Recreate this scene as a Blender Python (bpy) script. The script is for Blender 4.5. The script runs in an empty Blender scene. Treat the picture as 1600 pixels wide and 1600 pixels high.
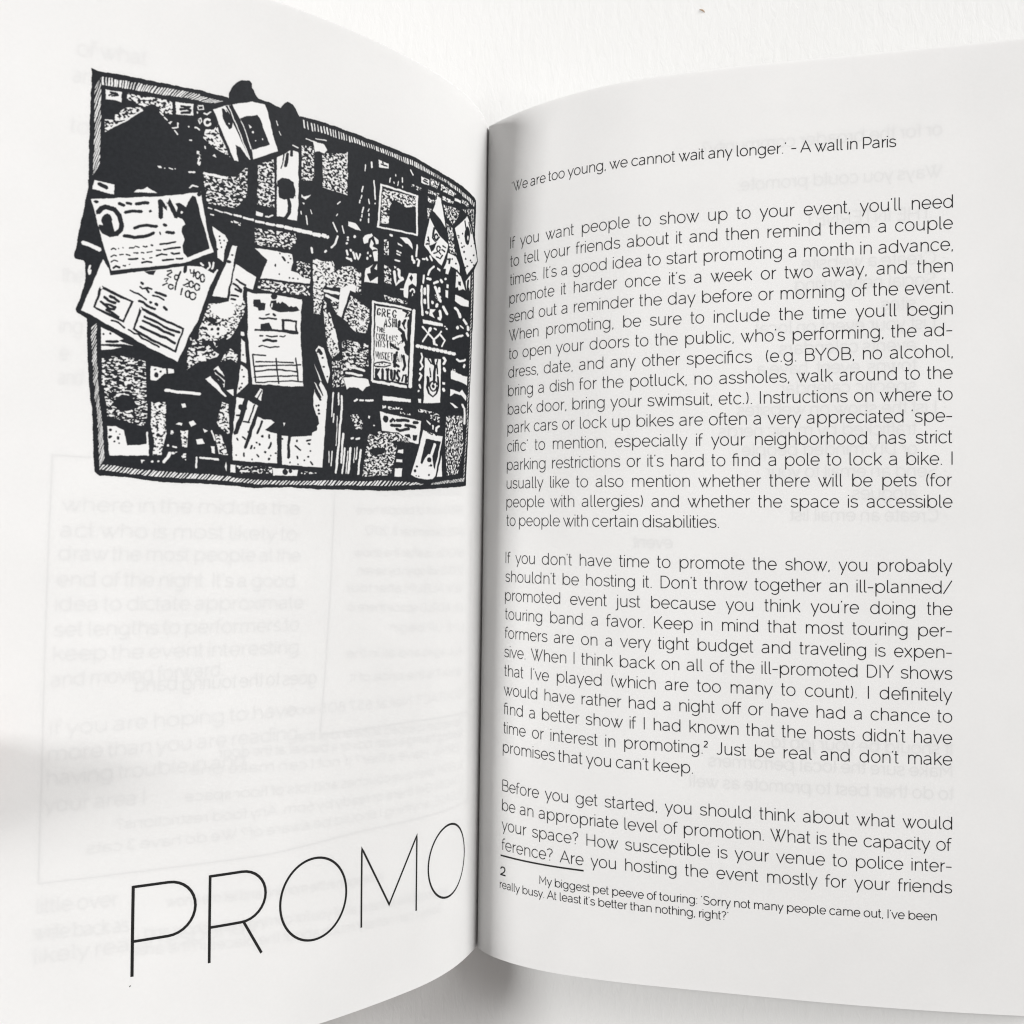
import bpy, math, random
import numpy as np
from mathutils import Vector

# ------------------------------------------------------------------ camera, light, exposure
S = bpy.context.scene
C = S.collection
MM = 0.001
cam_data = bpy.data.cameras.new('camera')
cam = bpy.data.objects.new('camera', cam_data)
C.objects.link(cam)
cam.location = (80.392 * MM, -4.4472 * MM, 255.2556 * MM)
cam.rotation_euler = (0.0393, 0.2757, 0.0134)
cam_data.sensor_width = 36.0
cam_data.lens = 36.0 * 1587.17 / 1600.0
cam_data.clip_start = 0.005
cam_data.clip_end = 20.0
cam_data.dof.use_dof = True
cam_data.dof.focus_distance = 0.225
cam_data.dof.aperture_fstop = 55.0
S.camera = cam

world = bpy.data.worlds.new('World')
S.world = world
world.use_nodes = True
bg = world.node_tree.nodes['Background']
bg.inputs['Color'].default_value = (1.0, 0.965, 0.945, 1)
bg.inputs['Strength'].default_value = 0.30

def area(name, loc, target, sx, sy, power, col):
    l = bpy.data.lights.new(name, 'AREA')
    l.shape = 'RECTANGLE'; l.size = sx; l.size_y = sy; l.energy = power; l.color = col
    o = bpy.data.objects.new(name, l); C.objects.link(o)
    o.location = loc
    o.rotation_euler = (Vector(target) - Vector(loc)).to_track_quat('-Z', 'Y').to_euler()
    return o
def lamp_dir(az, el, d):
    a, e = math.radians(az), math.radians(el)
    return (d * math.cos(a) * math.cos(e), d * math.sin(a) * math.cos(e), d * math.sin(e))
# two windows of the room: a low one behind the book on the right, a high one behind it on the left
area('right_window_light', lamp_dir(28, 18, 2.0), (0, 0, 0.02), 0.9, 0.9, 39.5, (1.0, 0.997, 0.99))
area('left_window_light', lamp_dir(163, 59, 0.9), (0, 0, 0.02), 0.2, 0.2, 6.0, (1.0, 0.997, 0.99))

S.view_settings.view_transform = 'Standard'
S.view_settings.look = 'None'
S.view_settings.exposure = 0.05
S.view_settings.gamma = 1.0
S.view_settings.use_curve_mapping = False
S.cycles.max_bounces = 10
S.cycles.diffuse_bounces = 8
S.cycles.transmission_bounces = 6
S.cycles.use_denoising = True
S.cycles.filter_width = 1.15

# ------------------------------------------------------------------ helpers
def tag(o, label=None, cat=None, kind=None, group=None):
    for k, v in (('label', label), ('category', cat), ('kind', kind), ('group', group)):
        if v: o[k] = v
    return o

def add(name, verts, faces, mat, parent=None, smooth=True, uvs=None):
    me = bpy.data.meshes.new(name)
    me.from_pydata([tuple(map(float, v)) for v in verts], [], faces)
    if uvs is not None:
        lay = me.uv_layers.new(name='UVMap')
        idx = np.empty(len(me.loops), dtype=np.int32); me.loops.foreach_get('vertex_index', idx)
        lay.data.foreach_set('uv', np.asarray(uvs, dtype=np.float32)[idx].ravel())
    if smooth: me.polygons.foreach_set('use_smooth', [True] * len(me.polygons))
    for m in (mat if isinstance(mat, list) else [mat]): me.materials.append(m)
    me.update()
    o = bpy.data.objects.new(name, me); C.objects.link(o)
    if parent is not None: o.parent = parent
    return o

def nodes(name):
    m = bpy.data.materials.new(name); m.use_nodes = True
    nt = m.node_tree; nt.nodes.clear()
    out = nt.nodes.new('ShaderNodeOutputMaterial')
    return m, nt, out
def N(nt, t, **kw):
    n = nt.nodes.new(t)
    for k, v in kw.items(): setattr(n, k, v)
    return n

# ------------------------------------------------------------------ materials
PAPER = (0.83, 0.827, 0.822)
def paper_mat(name, trans, col=PAPER):
    m, nt, out = nodes(name)
    tc = N(nt, 'ShaderNodeTexCoord')
    n1 = N(nt, 'ShaderNodeTexNoise'); n1.inputs['Scale'].default_value = 1500; n1.inputs['Detail'].default_value = 4
    n2 = N(nt, 'ShaderNodeTexNoise'); n2.inputs['Scale'].default_value = 55; n2.inputs['Detail'].default_value = 3
    ramp = N(nt, 'ShaderNodeMix', data_type='RGBA'); ramp.inputs['A'].default_value = tuple(c * .94 for c in col) + (1,); ramp.inputs['B'].default_value = tuple(min(1, c * 1.035) for c in col) + (1,)
    bump = N(nt, 'ShaderNodeBump'); bump.inputs['Strength'].default_value = 0.10; bump.inputs['Distance'].default_value = 0.0001
    mix = N(nt, 'ShaderNodeMath', operation='ADD'); mix.use_clamp = True
    h1 = N(nt, 'ShaderNodeMath', operation='MULTIPLY'); h1.inputs[1].default_value = .4
    h2 = N(nt, 'ShaderNodeMath', operation='MULTIPLY'); h2.inputs[1].default_value = .6
    L = nt.links.new
    L(tc.outputs['Object'], n1.inputs['Vector']); L(tc.outputs['Object'], n2.inputs['Vector'])
    L(n1.outputs['Fac'], h1.inputs[0]); L(n2.outputs['Fac'], h2.inputs[0]); L(h1.outputs[0], mix.inputs[0]); L(h2.outputs[0], mix.inputs[1])
    L(mix.outputs[0], ramp.inputs['Factor']); L(n1.outputs['Fac'], bump.inputs['Height'])
    d = N(nt, 'ShaderNodeBsdfDiffuse'); L(ramp.outputs['Result'], d.inputs['Color']); L(bump.outputs['Normal'], d.inputs['Normal'])
    if trans:
        t = N(nt, 'ShaderNodeBsdfTranslucent'); L(ramp.outputs['Result'], t.inputs['Color'])
        ms = N(nt, 'ShaderNodeMixShader'); ms.inputs[0].default_value = trans
        L(d.outputs[0], ms.inputs[1]); L(t.outputs[0], ms.inputs[2]); L(ms.outputs[0], out.inputs[0])
    else: L(d.outputs[0], out.inputs[0])
    return m
M_PAGE = paper_mat('page_paper', 0.25)
M_SHEET = paper_mat('sheet_paper', 0.0)

def ink_mat(name, col, rough=.55):
    m, nt, out = nodes(name)
    tc = N(nt, 'ShaderNodeTexCoord'); n = N(nt, 'ShaderNodeTexNoise'); n.inputs['Scale'].default_value = 1600; n.inputs['Detail'].default_value = 3
    r = N(nt, 'ShaderNodeMix', data_type='RGBA'); r.inputs['A'].default_value = tuple(c * .6 for c in col) + (1,); r.inputs['B'].default_value = tuple(c * 1.5 for c in col) + (1,)
    b = N(nt, 'ShaderNodeBsdfPrincipled'); b.inputs['Roughness'].default_value = rough; b.inputs['Specular IOR Level'].default_value = .25
    nt.links.new(tc.outputs['Object'], n.inputs['Vector']); nt.links.new(n.outputs['Fac'], r.inputs['Factor']); nt.links.new(r.outputs['Result'], b.inputs['Base Color']); nt.links.new(b.outputs[0], out.inputs[0])
    return m
M_INK = ink_mat('printing_ink', (.009, .009, .010))
M_BACKINK = ink_mat('printing_ink_reverse', (.03, .03, .033))
M_FACING = ink_mat('printing_ink_facing', (.11, .11, .115))
M_GUTTER_SHADE = ink_mat('gutter_shade', (.035, .022, .02), .8)  # dark brown standing in for the shade deep in the fold
M_TITLE = ink_mat('title_ink', (.008, .008, .008))

# ------------------------------------------------------------------ page surfaces
KN = np.array([0, 4, 10, 18, 30, 50, 80, 150.0])
SSG = np.linspace(-30, 180, 421)
H = 216.0
PW = 138.5
PROFILE = {1: ([0.6374, 0.5941, 0.5267, 0.4406, 0.3164, 0.076, -0.0487, -0.0129], [0.8407, 0.6518, 0.4248, 0.2334, 0.0406, -0.0738, -0.0749, -0.2471], [-0.006, -0.0006, 0.0233, 0.0555, 0.0509, 0.005, -0.009, -0.025]), -1: ([1.7357, 1.6832, 1.5885, 1.4461, 1.2658, 1.0921, 0.8852, 0.6005], [1.5306, 1.5064, 1.4516, 1.3108, 1.0968, 0.9972, 0.7788, 0.7124], [-0.0955, -0.089, -0.0496, -0.0503, -0.0982, -0.0529, -0.0372, -0.0156])}
def prof(th):
    t = np.interp(SSG, KN, th); tm = (t[1:] + t[:-1]) / 2; d = np.diff(SSG)
    X = np.concatenate([[0], np.cumsum(np.cos(tm) * d)]); Z = np.concatenate([[0], np.cumsum(np.sin(tm) * d)])
    return X - X[60], Z - Z[60]
CURVES = {}
for sd, (tt, tb, tm_) in PROFILE.items():
    tt, tb, tm_ = map(np.array, (tt, tb, tm_))
    CURVES[sd] = (prof(tt), prof(tb), prof((tt + tb) / 2 + tm_))
GAP = 0.22
def surf(side, s, v):
    (Xt, Zt), (Xb, Zb), (Xm, Zm) = CURVES[side]
    s = np.asarray(s, float); v = np.asarray(v, float); w = v / H; k = 4 * w * (1 - w)
    f = lambda a: np.interp(s, SSG, a)
    X = f(Xt) * (1 - w) + f(Xb) * w + k * (f(Xm) - (f(Xt) + f(Xb)) / 2)
    Z = f(Zt) * (1 - w) + f(Zb) * w + k * (f(Zm) - (f(Zt) + f(Zb)) / 2)
    return np.stack([side * X + side * GAP * np.exp(-np.abs(s) / 4), H / 2 - v + 0 * X, Z], -1)
def P(side, s, v, h=0.0):
    s = np.asarray(s, float); v = np.asarray(v, float)
    p = surf(side, s, v)
    if np.any(h):
        a = surf(side, s + .4, v) - surf(side, s - .4, v); b = surf(side, s, v + .4) - surf(side, s, v - .4)
        n = np.cross(a, b) * (-side)
        n /= np.linalg.norm(n, axis=-1, keepdims=True)
        p = p + n * np.asarray(h)[..., None] if np.ndim(h) else p + n * h
    return p * MM
SV = np.concatenate([np.linspace(0, 12, 33), np.linspace(12.5, 40, 45), np.linspace(41, PW, 80)])
VV = np.linspace(0, H, 110)
def sheet(name, side, h, mat, parent, s1=PW, ext=0.0, floor=None):
    s = SV * (s1 / PW); v = np.linspace(-ext, H + ext, len(VV))
    Sg, Vg = np.meshgrid(s, v, indexing='ij')
    hh = h * np.clip(Sg / 6.0, .25, 1.0)
    p = P(side, Sg, Vg, hh)
    if floor is not None: p[..., 2] = np.maximum(p[..., 2], floor)
    n0, n1 = Sg.shape
    idx = np.arange(n0 * n1).reshape(n0, n1)
    # the inner margin goes on down into the fold
    fold = p[0].copy(); fold[:, 2] = -1.7 * MM; fold[:, 0] = p[0][:, 0] + side * 0.02 * MM
    verts = np.concatenate([p.reshape(-1, 3), fold])
    a, b, c, d = idx[:-1, :-1], idx[1:, :-1], idx[1:, 1:], idx[:-1, 1:]
    f = np.stack([a, b, c, d] if side < 0 else [a, d, c, b], -1).reshape(-1, 4).tolist()
    o = n0 * n1
    f += [[o + j, j, j + 1, o + j + 1] if side < 0 else [o + j, o + j + 1, j + 1, j] for j in range(n1 - 1)]
    return add(name, verts, f, mat, parent)

TABLE_Z = -3.4
book = bpy.data.objects.new('open_booklet', None); C.objects.link(book)
tag(book, 'open paperback booklet, bulletin board drawing on its left page, printed paragraphs on its right', 'book')
left = sheet('left_page', -1, 0.0, M_PAGE, book)
right = sheet('right_page', 1, 0.0, M_PAGE, book)
FL = (TABLE_Z + .35) * MM
for k in range(6):
    sheet('under_page', 1, -(.22 + .16 * k), M_SHEET, book, PW - .3 * k, 0.0, FL + .05 * (6 - k) * MM)
    sheet('under_page', -1, -(.22 + .16 * k), M_SHEET, book, PW - .3 * k)

# soft cover, one bent sheet round the outside
cs = []
for v in np.linspace(-.2, H + .2, 60):
    sl = np.linspace(PW + .5, 3, 60)
    l = P(-1, sl, np.full(60, v), -1.35); r = P(1, sl[::-1], np.full(60, v), -1.35); r[:, 2] = np.maximum(r[:, 2], FL - .15 * MM)
    y = (H / 2 - v) * MM
    mid = [(-1.9 * MM, y, -1.2 * MM), (-1.5 * MM, y, -2.4 * MM), (-.6 * MM, y, -2.9 * MM), (.8 * MM, y, -2.9 * MM), (2.4 * MM, y, -2.2 * MM)]
    cs.append(np.concatenate([l, mid, r]))
cs = np.array(cs); n0, n1 = cs.shape[:2]; ix = np.arange(n0 * n1).reshape(n0, n1)
fc = np.stack([ix[:-1, :-1], ix[1:, :-1], ix[1:, 1:], ix[:-1, 1:]], -1).reshape(-1, 4).tolist()
cover = add('cover', cs.reshape(-1, 3), fc, M_SHEET, book)
so = cover.modifiers.new('thickness', 'SOLIDIFY'); so.thickness = .22 * MM; so.offset = 0
bw = np.array([(x, y, z) for y in (-H / 2 + .3, H / 2 - .3) for x, z in ((-.75, -1.5), (.75, -1.5), (.9, -1.9), (-.9, -1.9))]) * MM
add('gutter_shade_strip', bw, [[0, 1, 5, 4], [1, 2, 6, 5], [2, 3, 7, 6], [3, 0, 4, 7], [3, 2, 1, 0], [4, 5, 6, 7]], M_GUTTER_SHADE, book, False)  # added dark strip, its colour puts shade into the gap between the pages

# ------------------------------------------------------------------ lettering: centre-line glyphs laid on the page
# thin monoline grotesque: every glyph is (advance, strokes); a stroke is a centre line in 1/1000 em
def arc(cx,cy,rx,ry,a,b,n=0):
    n=n or max(4,int(abs(b-a)/14)); return [(cx+rx*math.cos(math.radians(a+(b-a)*i/n)),cy+ry*math.sin(math.radians(a+(b-a)*i/n))) for i in range(n+1)]
def bez(p,q,r,s,n=8):
    return [tuple((1-t)**3*p[k]+3*(1-t)**2*t*q[k]+3*(1-t)*t*t*r[k]+t**3*s[k] for k in (0,1)) for t in [i/n for i in range(n+1)]]
def L(*p): return list(p)
XH,CAP,DS=519,710,-205
def glyphs():
    G={}
    o=lambda x,w=233: arc(x+w,260,w,244,0,360)
    G['o']=(595,[o(64)])
    G['c']=(535,[arc(297,260,233,244,38,322)])
    G['e']=(580,[L((66,258),(524,258))+arc(297,260,231,244,0,322)])
    G['d']=(650,[o(64),L((530,0),(530,710))])
    G['b']=(650,[arc(353,260,233,244,0,360),L((104,0),(104,710))])
    G['p']=(650,[arc(353,260,233,244,0,360),L((104,DS),(104,519))])
    G['q']=(650,[o(64),L((530,DS),(530,519))])
    G['g']=(630,[o(64),L((530,519),(530,0))+arc(310,-10,220,185,0,-148)[1:]])
    h=[L((104,290))+bez((104,290),(104,400),(190,494),(310,494))[1:]+bez((310,494),(420,494),(488,430),(488,300))[1:]+[(488,0)]]
    G['n']=(572,[L((104,0),(104,519))]+h); G['h']=(572,[L((104,0),(104,710))]+h)
    m1=L((104,290))+bez((104,290),(104,400),(170,494),(270,494))[1:]+bez((270,494),(380,494),(446,430),(446,300))[1:]+[(446,0)]
    m2=L((446,290))+bez((446,290),(446,400),(515,494),(615,494))[1:]+bez((615,494),(745,494),(806,430),(806,300))[1:]+[(806,0)]
    G['m']=(892,[L((104,0),(104,519)),m1,m2])
    G['u']=(590,[L((98,519),(98,215))+bez((98,215),(98,85),(165,24),(265,24))[1:]+bez((265,24),(385,24),(484,110),(484,225))[1:],L((484,519),(484,0))])
    G['i']=(158,[L((68,0),(68,519)),L((68,645),(68,700))]); G['i']=(152,G['i'][1])
    G['j']=(200,[L((104,519),(104,-60))+bez((104,-60),(104,-150),(60,-185),(-30,-180))[1:],L((104,645),(104,700))])
    G['l']=(236,[L((100,710),(100,95))+bez((100,95),(100,40),(125,22),(205,28),5)[1:]])
    G['t']=(275,[L((102,690),(102,95))+bez((102,95),(102,40),(130,22),(240,30),5)[1:],L((12,496),(232,496))])
    G['f']=(285,[L((100,0),(100,555))+bez((100,555),(100,655),(150,705),(290,684))[1:],L((12,452),(258,452))])
    G['\x01']=(500,[L((100,0),(100,555))+bez((100,555),(100,655),(150,705),(330,684))[1:],L((12,496),(352,496),(352,0))])
    G['\x02']=(560,[L((100,0),(100,555))+bez((100,555),(100,655),(150,705),(255,684))[1:],L((12,452),(545,452)),L((380,0),(380,555))+bez((380,555),(380,655),(430,705),(570,684))[1:]])
    G['r']=(335,[L((104,0),(104,519)),L((104,290))+bez((104,290),(120,400),(200,490),(322,494))[1:]])
    G['s']=(472,[bez((415,425),(360,480),(290,496),(240,496))+bez((240,496),(140,496),(75,450),(75,380))[1:]+bez((75,380),(75,300),(150,285),(240,265))[1:]+bez((240,265),(345,245),(425,225),(425,142))[1:]+bez((425,142),(425,65),(345,24),(245,24))[1:]+bez((245,24),(170,24),(95,55),(45,105))[1:]])
    G['v']=(500,[L((30,519),(252,14),(474,519))])
    G['y']=(500,[L((30,519),(262,8)),L((476,519),(165,DS+15),(140,DS+15))])
    G['w']=(778,[L((28,519),(262,14),(468,519)),L((310,519),(516,14),(750,519))])
    G['x']=(480,[L((38,519),(440,0)),L((440,519),(38,0))])
    G['z']=(470,[L((60,496),(410,496),(55,24),(420,24))])
    G['k']=(508,[L((104,0),(104,710)),L((470,519),(104,190)),L((232,305),(486,0))])
    G['a']=(555,[bez((88,430),(150,475),(205,496),(262,496))+bez((262,496),(370,496),(434,440),(434,330))[1:]+[(434,95)]+bez((434,95),(434,50),(445,30),(466,24),4)[1:],
       L((434,280),(330,280))+bez((330,280),(160,280),(58,235),(58,148))[1:]+bez((58,148),(58,75),(120,22),(215,22))[1:]+bez((215,22),(320,22),(434,100),(434,170))[1:]])
    G['.']=(190,[L((95,0),(95,54))]); G[',']=(190,[L((72,-66),(98,0),(98,54))]); G[':']=(190,[L((95,0),(95,54)),L((95,400),(95,454))])
    G["'"]=(150,[L((58,600),(76,690))]); G['"']=(210,[L((88,600),(106,690))])
    G['-']=(392,[L((40,274),(352,274))])
    G['(']=(265,[arc(330,345,235,420,128,232)]); G[')']=(265,[arc(-65,345,235,420,52,-52)])
    G['/']=(480,[L((10,-12),(470,710))])
    G['?']=(480,[bez((60,600),(110,660),(170,686),(235,686))+bez((235,686),(340,686),(400,620),(400,540))[1:]+bez((400,540),(400,440),(235,410),(228,290))[1:]+[(228,190)],L((228,0),(228,54))])
    # capitals
    G['I']=(250,[L((125,0),(125,710))])
    G['O']=(745,[arc(372,355,304,341,0,360,36)])
    G['C']=(700,[arc(372,355,304,341,42,318)])
    G['G']=(735,[arc(372,355,304,341,42,360),L((676,355),(420,355))])
    G['D']=(690,[L((114,24),(114,686),(330,686))+arc(300,355,324,331,85,-85)[1:]+[(114,24)]])
    bowl=lambda x,y0,y1,xr: L((x,y1),(xr-(y1-y0)/2,y1))+arc(xr-(y1-y0)/2,(y0+y1)/2,(y1-y0)/2,(y1-y0)/2,90,-90)[1:]+[(x,y0)]
    G['P']=(630,[L((114,0),(114,710)),bowl(114,245,686,590)])
    G['R']=(670,[L((114,0),(114,710)),bowl(114,262,686,588),L((380,262),(580,0))])
    G['B']=(660,[L((114,24),(114,686)),bowl(114,368,686,560),bowl(114,24,368,602)])
    G['E']=(610,[L((540,686),(114,686),(114,24),(550,24)),L((114,360),(490,360))])
    G['F']=(580,[L((540,686),(114,686),(114,0)),L((114,345),(480,345))])
    G['H']=(740,[L((114,0),(114,710)),L((626,0),(626,710)),L((114,360),(626,360))])
    G['K']=(640,[L((114,0),(114,710)),L((560,710),(114,250)),L((255,400),(590,0))])
    G['L']=(560,[L((114,710),(114,24),(520,24))])
    G['M']=(830,[L((114,0),(114,686),(415,225),(716,686),(716,0))])
    G['N']=(755,[L((114,0),(114,690),(640,20),(640,710))])
    G['S']=(600,[bez((510,590),(450,660),(370,690),(295,690))+bez((295,690),(170,690),(90,625),(90,530))[1:]+bez((90,530),(90,410),(190,390),(300,362))[1:]+bez((300,362),(430,330),(525,300),(525,185))[1:]+bez((525,185),(525,80),(425,20),(300,20))[1:]+bez((300,20),(200,20),(110,60),(50,125))[1:]])
    G['T']=(610,[L((20,686),(590,686)),L((305,0),(305,686))])
    G['U']=(720,[L((105,710),(105,270))+arc(360,270,255,250,180,360)[1:]+[(615,710)]])
    G['V']=(680,[L((25,710),(340,14),(655,710))])
    G['W']=(940,[L((40,710),(330,14),(560,710)),L((380,710),(610,14),(900,710))])
    G['A']=(690,[L((30,0),(345,698),(660,0)),L((130,222),(560,222))])
    G['J']=(470,[L((360,710),(360,190))+arc(200,190,160,168,0,-135)[1:]])
    G['X']=(640,[L((30,710),(600,0)),L((600,710),(30,0))])
    G['Y']=(640,[L((22,710),(320,290),(618,710)),L((320,290),(320,0))])
    G['1']=(400,[L((80,600),(220,690),(220,0))]); 
    G['2']=(540,[bez((70,590),(120,660),(190,686),(255,686))+bez((255,686),(370,686),(450,620),(450,510))[1:]+bez((450,510),(450,360),(120,190),(75,24))[1:]+[(470,24)]])
    G['6']=(560,[arc(280,215,205,195,0,360),bez((78,230),(90,450),(210,600),(360,710))])
    G['0']=(640,[arc(320,355,245,335,0,360)]); G['8']=(560,[arc(280,520,160,166,0,360),arc(280,190,205,168,0,360)])
    G['5']=(560,[L((450,686),(150,686),(120,390))+arc(265,225,200,202,125,-140)[1:]])
    G['3']=(560,[arc(255,520,175,166,140,-80),arc(255,190,205,168,85,-145)])
    G['4']=(580,[L((420,0),(420,700),(40,190),(540,190))]); G['7']=(540,[L((50,686),(480,686),(180,0))])
    G['9']=(560,[arc(280,495,205,195,0,360),bez((482,480),(470,260),(350,110),(200,0))])
    G['%']=(120,[L((60,0),(60,710))])
    G['*']=(300,[L((60,300),(180,300))])
    G['!']=(220,[L((110,190),(110,710)),L((110,0),(110,54))])
    return G
GL=glyphs()
GL['^']=(270,[[(x*.5,y*.5+375) for x,y in st] for st in GL['2'][1]])
GL[' ']=(170,[])
KERN={'11':0}
def lig(t): return t.replace('ff','\x02').replace('fi','\x01')
def width(t): return sum(GL[c][0] for c in lig(t))


class Ribbons:
    def __init__(self, side, h): self.side, self.h, self.s, self.v, self.f = side, h, [], [], []
    def stroke(self, pts, w):
        # pts in page millimetres (s, v)
        q = [pts[0]]
        for a, b in zip(pts, pts[1:]):
            l = math.hypot(b[0] - a[0], b[1] - a[1])
            if l < 1e-6: continue
            n = max(1, int(l / 1.0))
            q += [(a[0] + (b[0] - a[0]) * i / n, a[1] + (b[1] - a[1]) * i / n) for i in range(1, n + 1)]
        if len(q) < 2: return
        closed = math.hypot(q[0][0] - q[-1][0], q[0][1] - q[-1][1]) < 1e-5 and len(q) > 4
        n = len(q); base = len(self.s)
        for i in range(n):
            if closed: p0 = q[i - 1] if i else q[-2]; p1 = q[i + 1] if i < n - 1 else q[1]
            else: p0 = q[i - 1] if i else None; p1 = q[i + 1] if i < n - 1 else None
            def nrm(a, b):
                dx, dy = b[0] - a[0], b[1] - a[1]; l = math.hypot(dx, dy) or 1; return (-dy / l, dx / l)
            na = nrm(p0, q[i]) if p0 else None; nb = nrm(q[i], p1) if p1 else None
            if na is None: m = nb
            elif nb is None: m = na
            else:
                mx, my = na[0] + nb[0], na[1] + nb[1]; l2 = mx * mx + my * my
                k = 2 / l2 if l2 > .25 else 2 / .25 * .5
                m = (mx * k, my * k)
                lm = math.hypot(*m)
                if lm > 2.2: m = (m[0] * 2.2 / lm, m[1] * 2.2 / lm)
            for sg in (1, -1): self.s.append(q[i][0] + sg * m[0] * w / 2); self.v.append(q[i][1] + sg * m[1] * w / 2)
        for i in range(n - 1): a = base + 2 * i; self.f.append((a, a + 1, a + 3, a + 2))
    def build(self, name, mat, parent):
        p = P(self.side, self.s, self.v, self.h)
        return add(name, p, self.f, mat, parent, False)

def ink(c):
    xs = [q[0] for st in GL[c][1] for q in st]
    return (min(xs) - 24, max(xs) + 24) if xs else (0, GL[c][0])

DV = [0.0354, 0.1587, -0.041, -0.3096, 0.3861, 0.4387, -0.1144, 0.1289, 0.3077, -0.5128]
PITCH, V0, S0, S1 = [4.7803, 35.3528, 9.9317, 116.6749]
U = 0.004124
def base_v(l, s):
    a, b = s / 60 - 1, l / 16 - 1
    f = [1, a, b, a * a, a * b, b * b, a * a * b, a * b * b, b ** 3, a * b ** 3]
    return V0 + PITCH * l + sum(x * y for x, y in zip(f, DV))

XS = 0.94     # set width of the type
def put(rb, word, s, u, vfun, w, mirror=1):
    k = mirror * XS * u
    for ch in word:
        adv, sts = GL[ch]
        for st in sts: rb.stroke([(s + k * x, vfun(s + k * x) - y * u) for x, y in st], w)
        s += k * adv
    return s
def line_text(rb, t, a, b, vfun, u, w, gap=165):
    ws = [lig(x) for x in t.split(' ')]
    full = [x for x in ws if x]
    l = ink(full[0][0])[0] * u * XS; rr = (GL[full[-1][-1]][0] - ink(full[-1][-1])[1]) * u * XS
    Wd = sum(GL[c][0] for x in ws for c in x) * u * XS
    g = (b - a - (Wd - l - rr)) / max(1, len(ws) - 1) if b is not None else gap * u
    s = a - l
    for x in ws: s = put(rb, x, s, u, vfun, w) + g

BODY = [
["If you want people to show up to your event, you'll need",
 'to tell your friends about it and then remind them a couple',
 "times. It's a good idea to start promoting a month in advance,",
 "promote it harder once it's a week or two away, and then",
 'send out a reminder the day before or morning of the event.',
 "When promoting, be sure to include the time you'll begin",
 "to open your doors to the public, who's performing, the ad-",
 'dress, date, and any other specifics  (e.g. BYOB, no alcohol,',
 'bring a dish for the potluck, no assholes, walk around to the',
 'back door, bring your swimsuit, etc.). Instructions on where to',
 'park cars or lock up bikes are often a very appreciated "spe-',
 'cific" to mention, especially if your neighborhood has strict',
 "parking restrictions or it's hard to find a pole to lock a bike. I",
 'usually like to also mention whether there will be pets (for',
 'people with allergies) and whether the space is accessible',
 'to people with certain disabilities.'],
["If you don't have time to promote the show, you probably",
 "shouldn't be hosting it. Don't throw together an ill-planned/",
 "promoted event just because you think you're doing the",
 'touring band a favor. Keep in mind that most touring per-',
 'formers are on a very tight budget and traveling is expen-',
 'sive. When I think back on all of the ill-promoted DIY shows',
 "that I've played (which are too many to count). I definitely",
 'would have rather had a night off or have had a chance to',
 "find a better show if I had known that the hosts didn't have",
 "time or interest in promoting.^ Just be real and don't make",
 "promises that you can't keep."],
['Before you get started, you should think about what would',
 'be an appropriate level of promotion. What is the capacity of',
 'your space? How susceptible is your venue to police inter-',
 'ference? Are you hosting the event mostly for your friends']]
FIRST = [0, 17, 29]
INK_H = 0.02
for par, f in zip(BODY, FIRST):
    rb = Ribbons(1, INK_H)
    for k, t in enumerate(par):
        last = k == len(par) - 1 and f < 29
        line_text(rb, t, S0, None if last else S1, lambda s, l=f + k: base_v(l, s), U, 58 * U, 190)
    rb.build('paragraph', M_INK, right)
def quad(p):
    (a, va), (b, vb), (c, vc) = p
    def fn(s): return va * (s - b) * (s - c) / ((a - b) * (a - c)) + vb * (s - a) * (s - c) / ((b - a) * (b - c)) + vc * (s - a) * (s - b) / ((c - a) * (c - b))
    return fn
def fit_text(rb, t, p, w):
    n = sum(GL[c][0] for c in lig(t) if c != ' ') * XS + 200 * t.count(' ')
    u = (p[2][0] - p[0][0]) / n
    line_text(rb, t, p[0][0], p[2][0], quad(p), u, w * u)
EPI, FN1, FN2, RULE, TWO = [[10.1593, 20.3145], [62.4501, 20.9694], [104.7813, 21.4899]], [[21.5397, 194.9487], [66.1654, 195.4689], [113.3744, 195.2207]], [[9.5847, 198.2385], [40.6117, 198.2865], [67.3116, 198.6915]], [[9.6424, 190.0682], [33.0954, 190.1419]], [[9.6308, 195.0312], [11.3463, 194.9785]]
rb = Ribbons(1, INK_H); fit_text(rb, '"We are too young, we cannot wait any longer." - A wall in Paris', EPI, 66); rb.build('epigraph', M_INK, right)
rb = Ribbons(1, INK_H)
fit_text(rb, 'My biggest pet peeve of touring: "Sorry not many people came out, I\'ve been', FN1, 74)
fit_text(rb, 'really busy. At least it\'s better than nothing, right?"', FN2, 74)
rb.build('footnote', M_INK, right)
rb = Ribbons(1, INK_H); rb.stroke([tuple(RULE[0]), tuple(RULE[1])], .42); rb.build('footnote_rule', M_TITLE, right)
rb = Ribbons(1, INK_H)
(ta, va), (tb_, vb) = TWO; tw = tb_ - ta; th = 2.15
rb.stroke([(ta + x * tw, va - y * th) for x, y in [(.08, .72), (.2, .93), (.5, 1.0), (.82, .93), (.92, .74), (.8, .5), (.5, .3), (.05, .06)]], .34); rb.stroke([(ta, va - .16), (ta + tw * 1.05, va - .16)], .36)
rb.build('footnote_number', M_TITLE, right)

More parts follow.
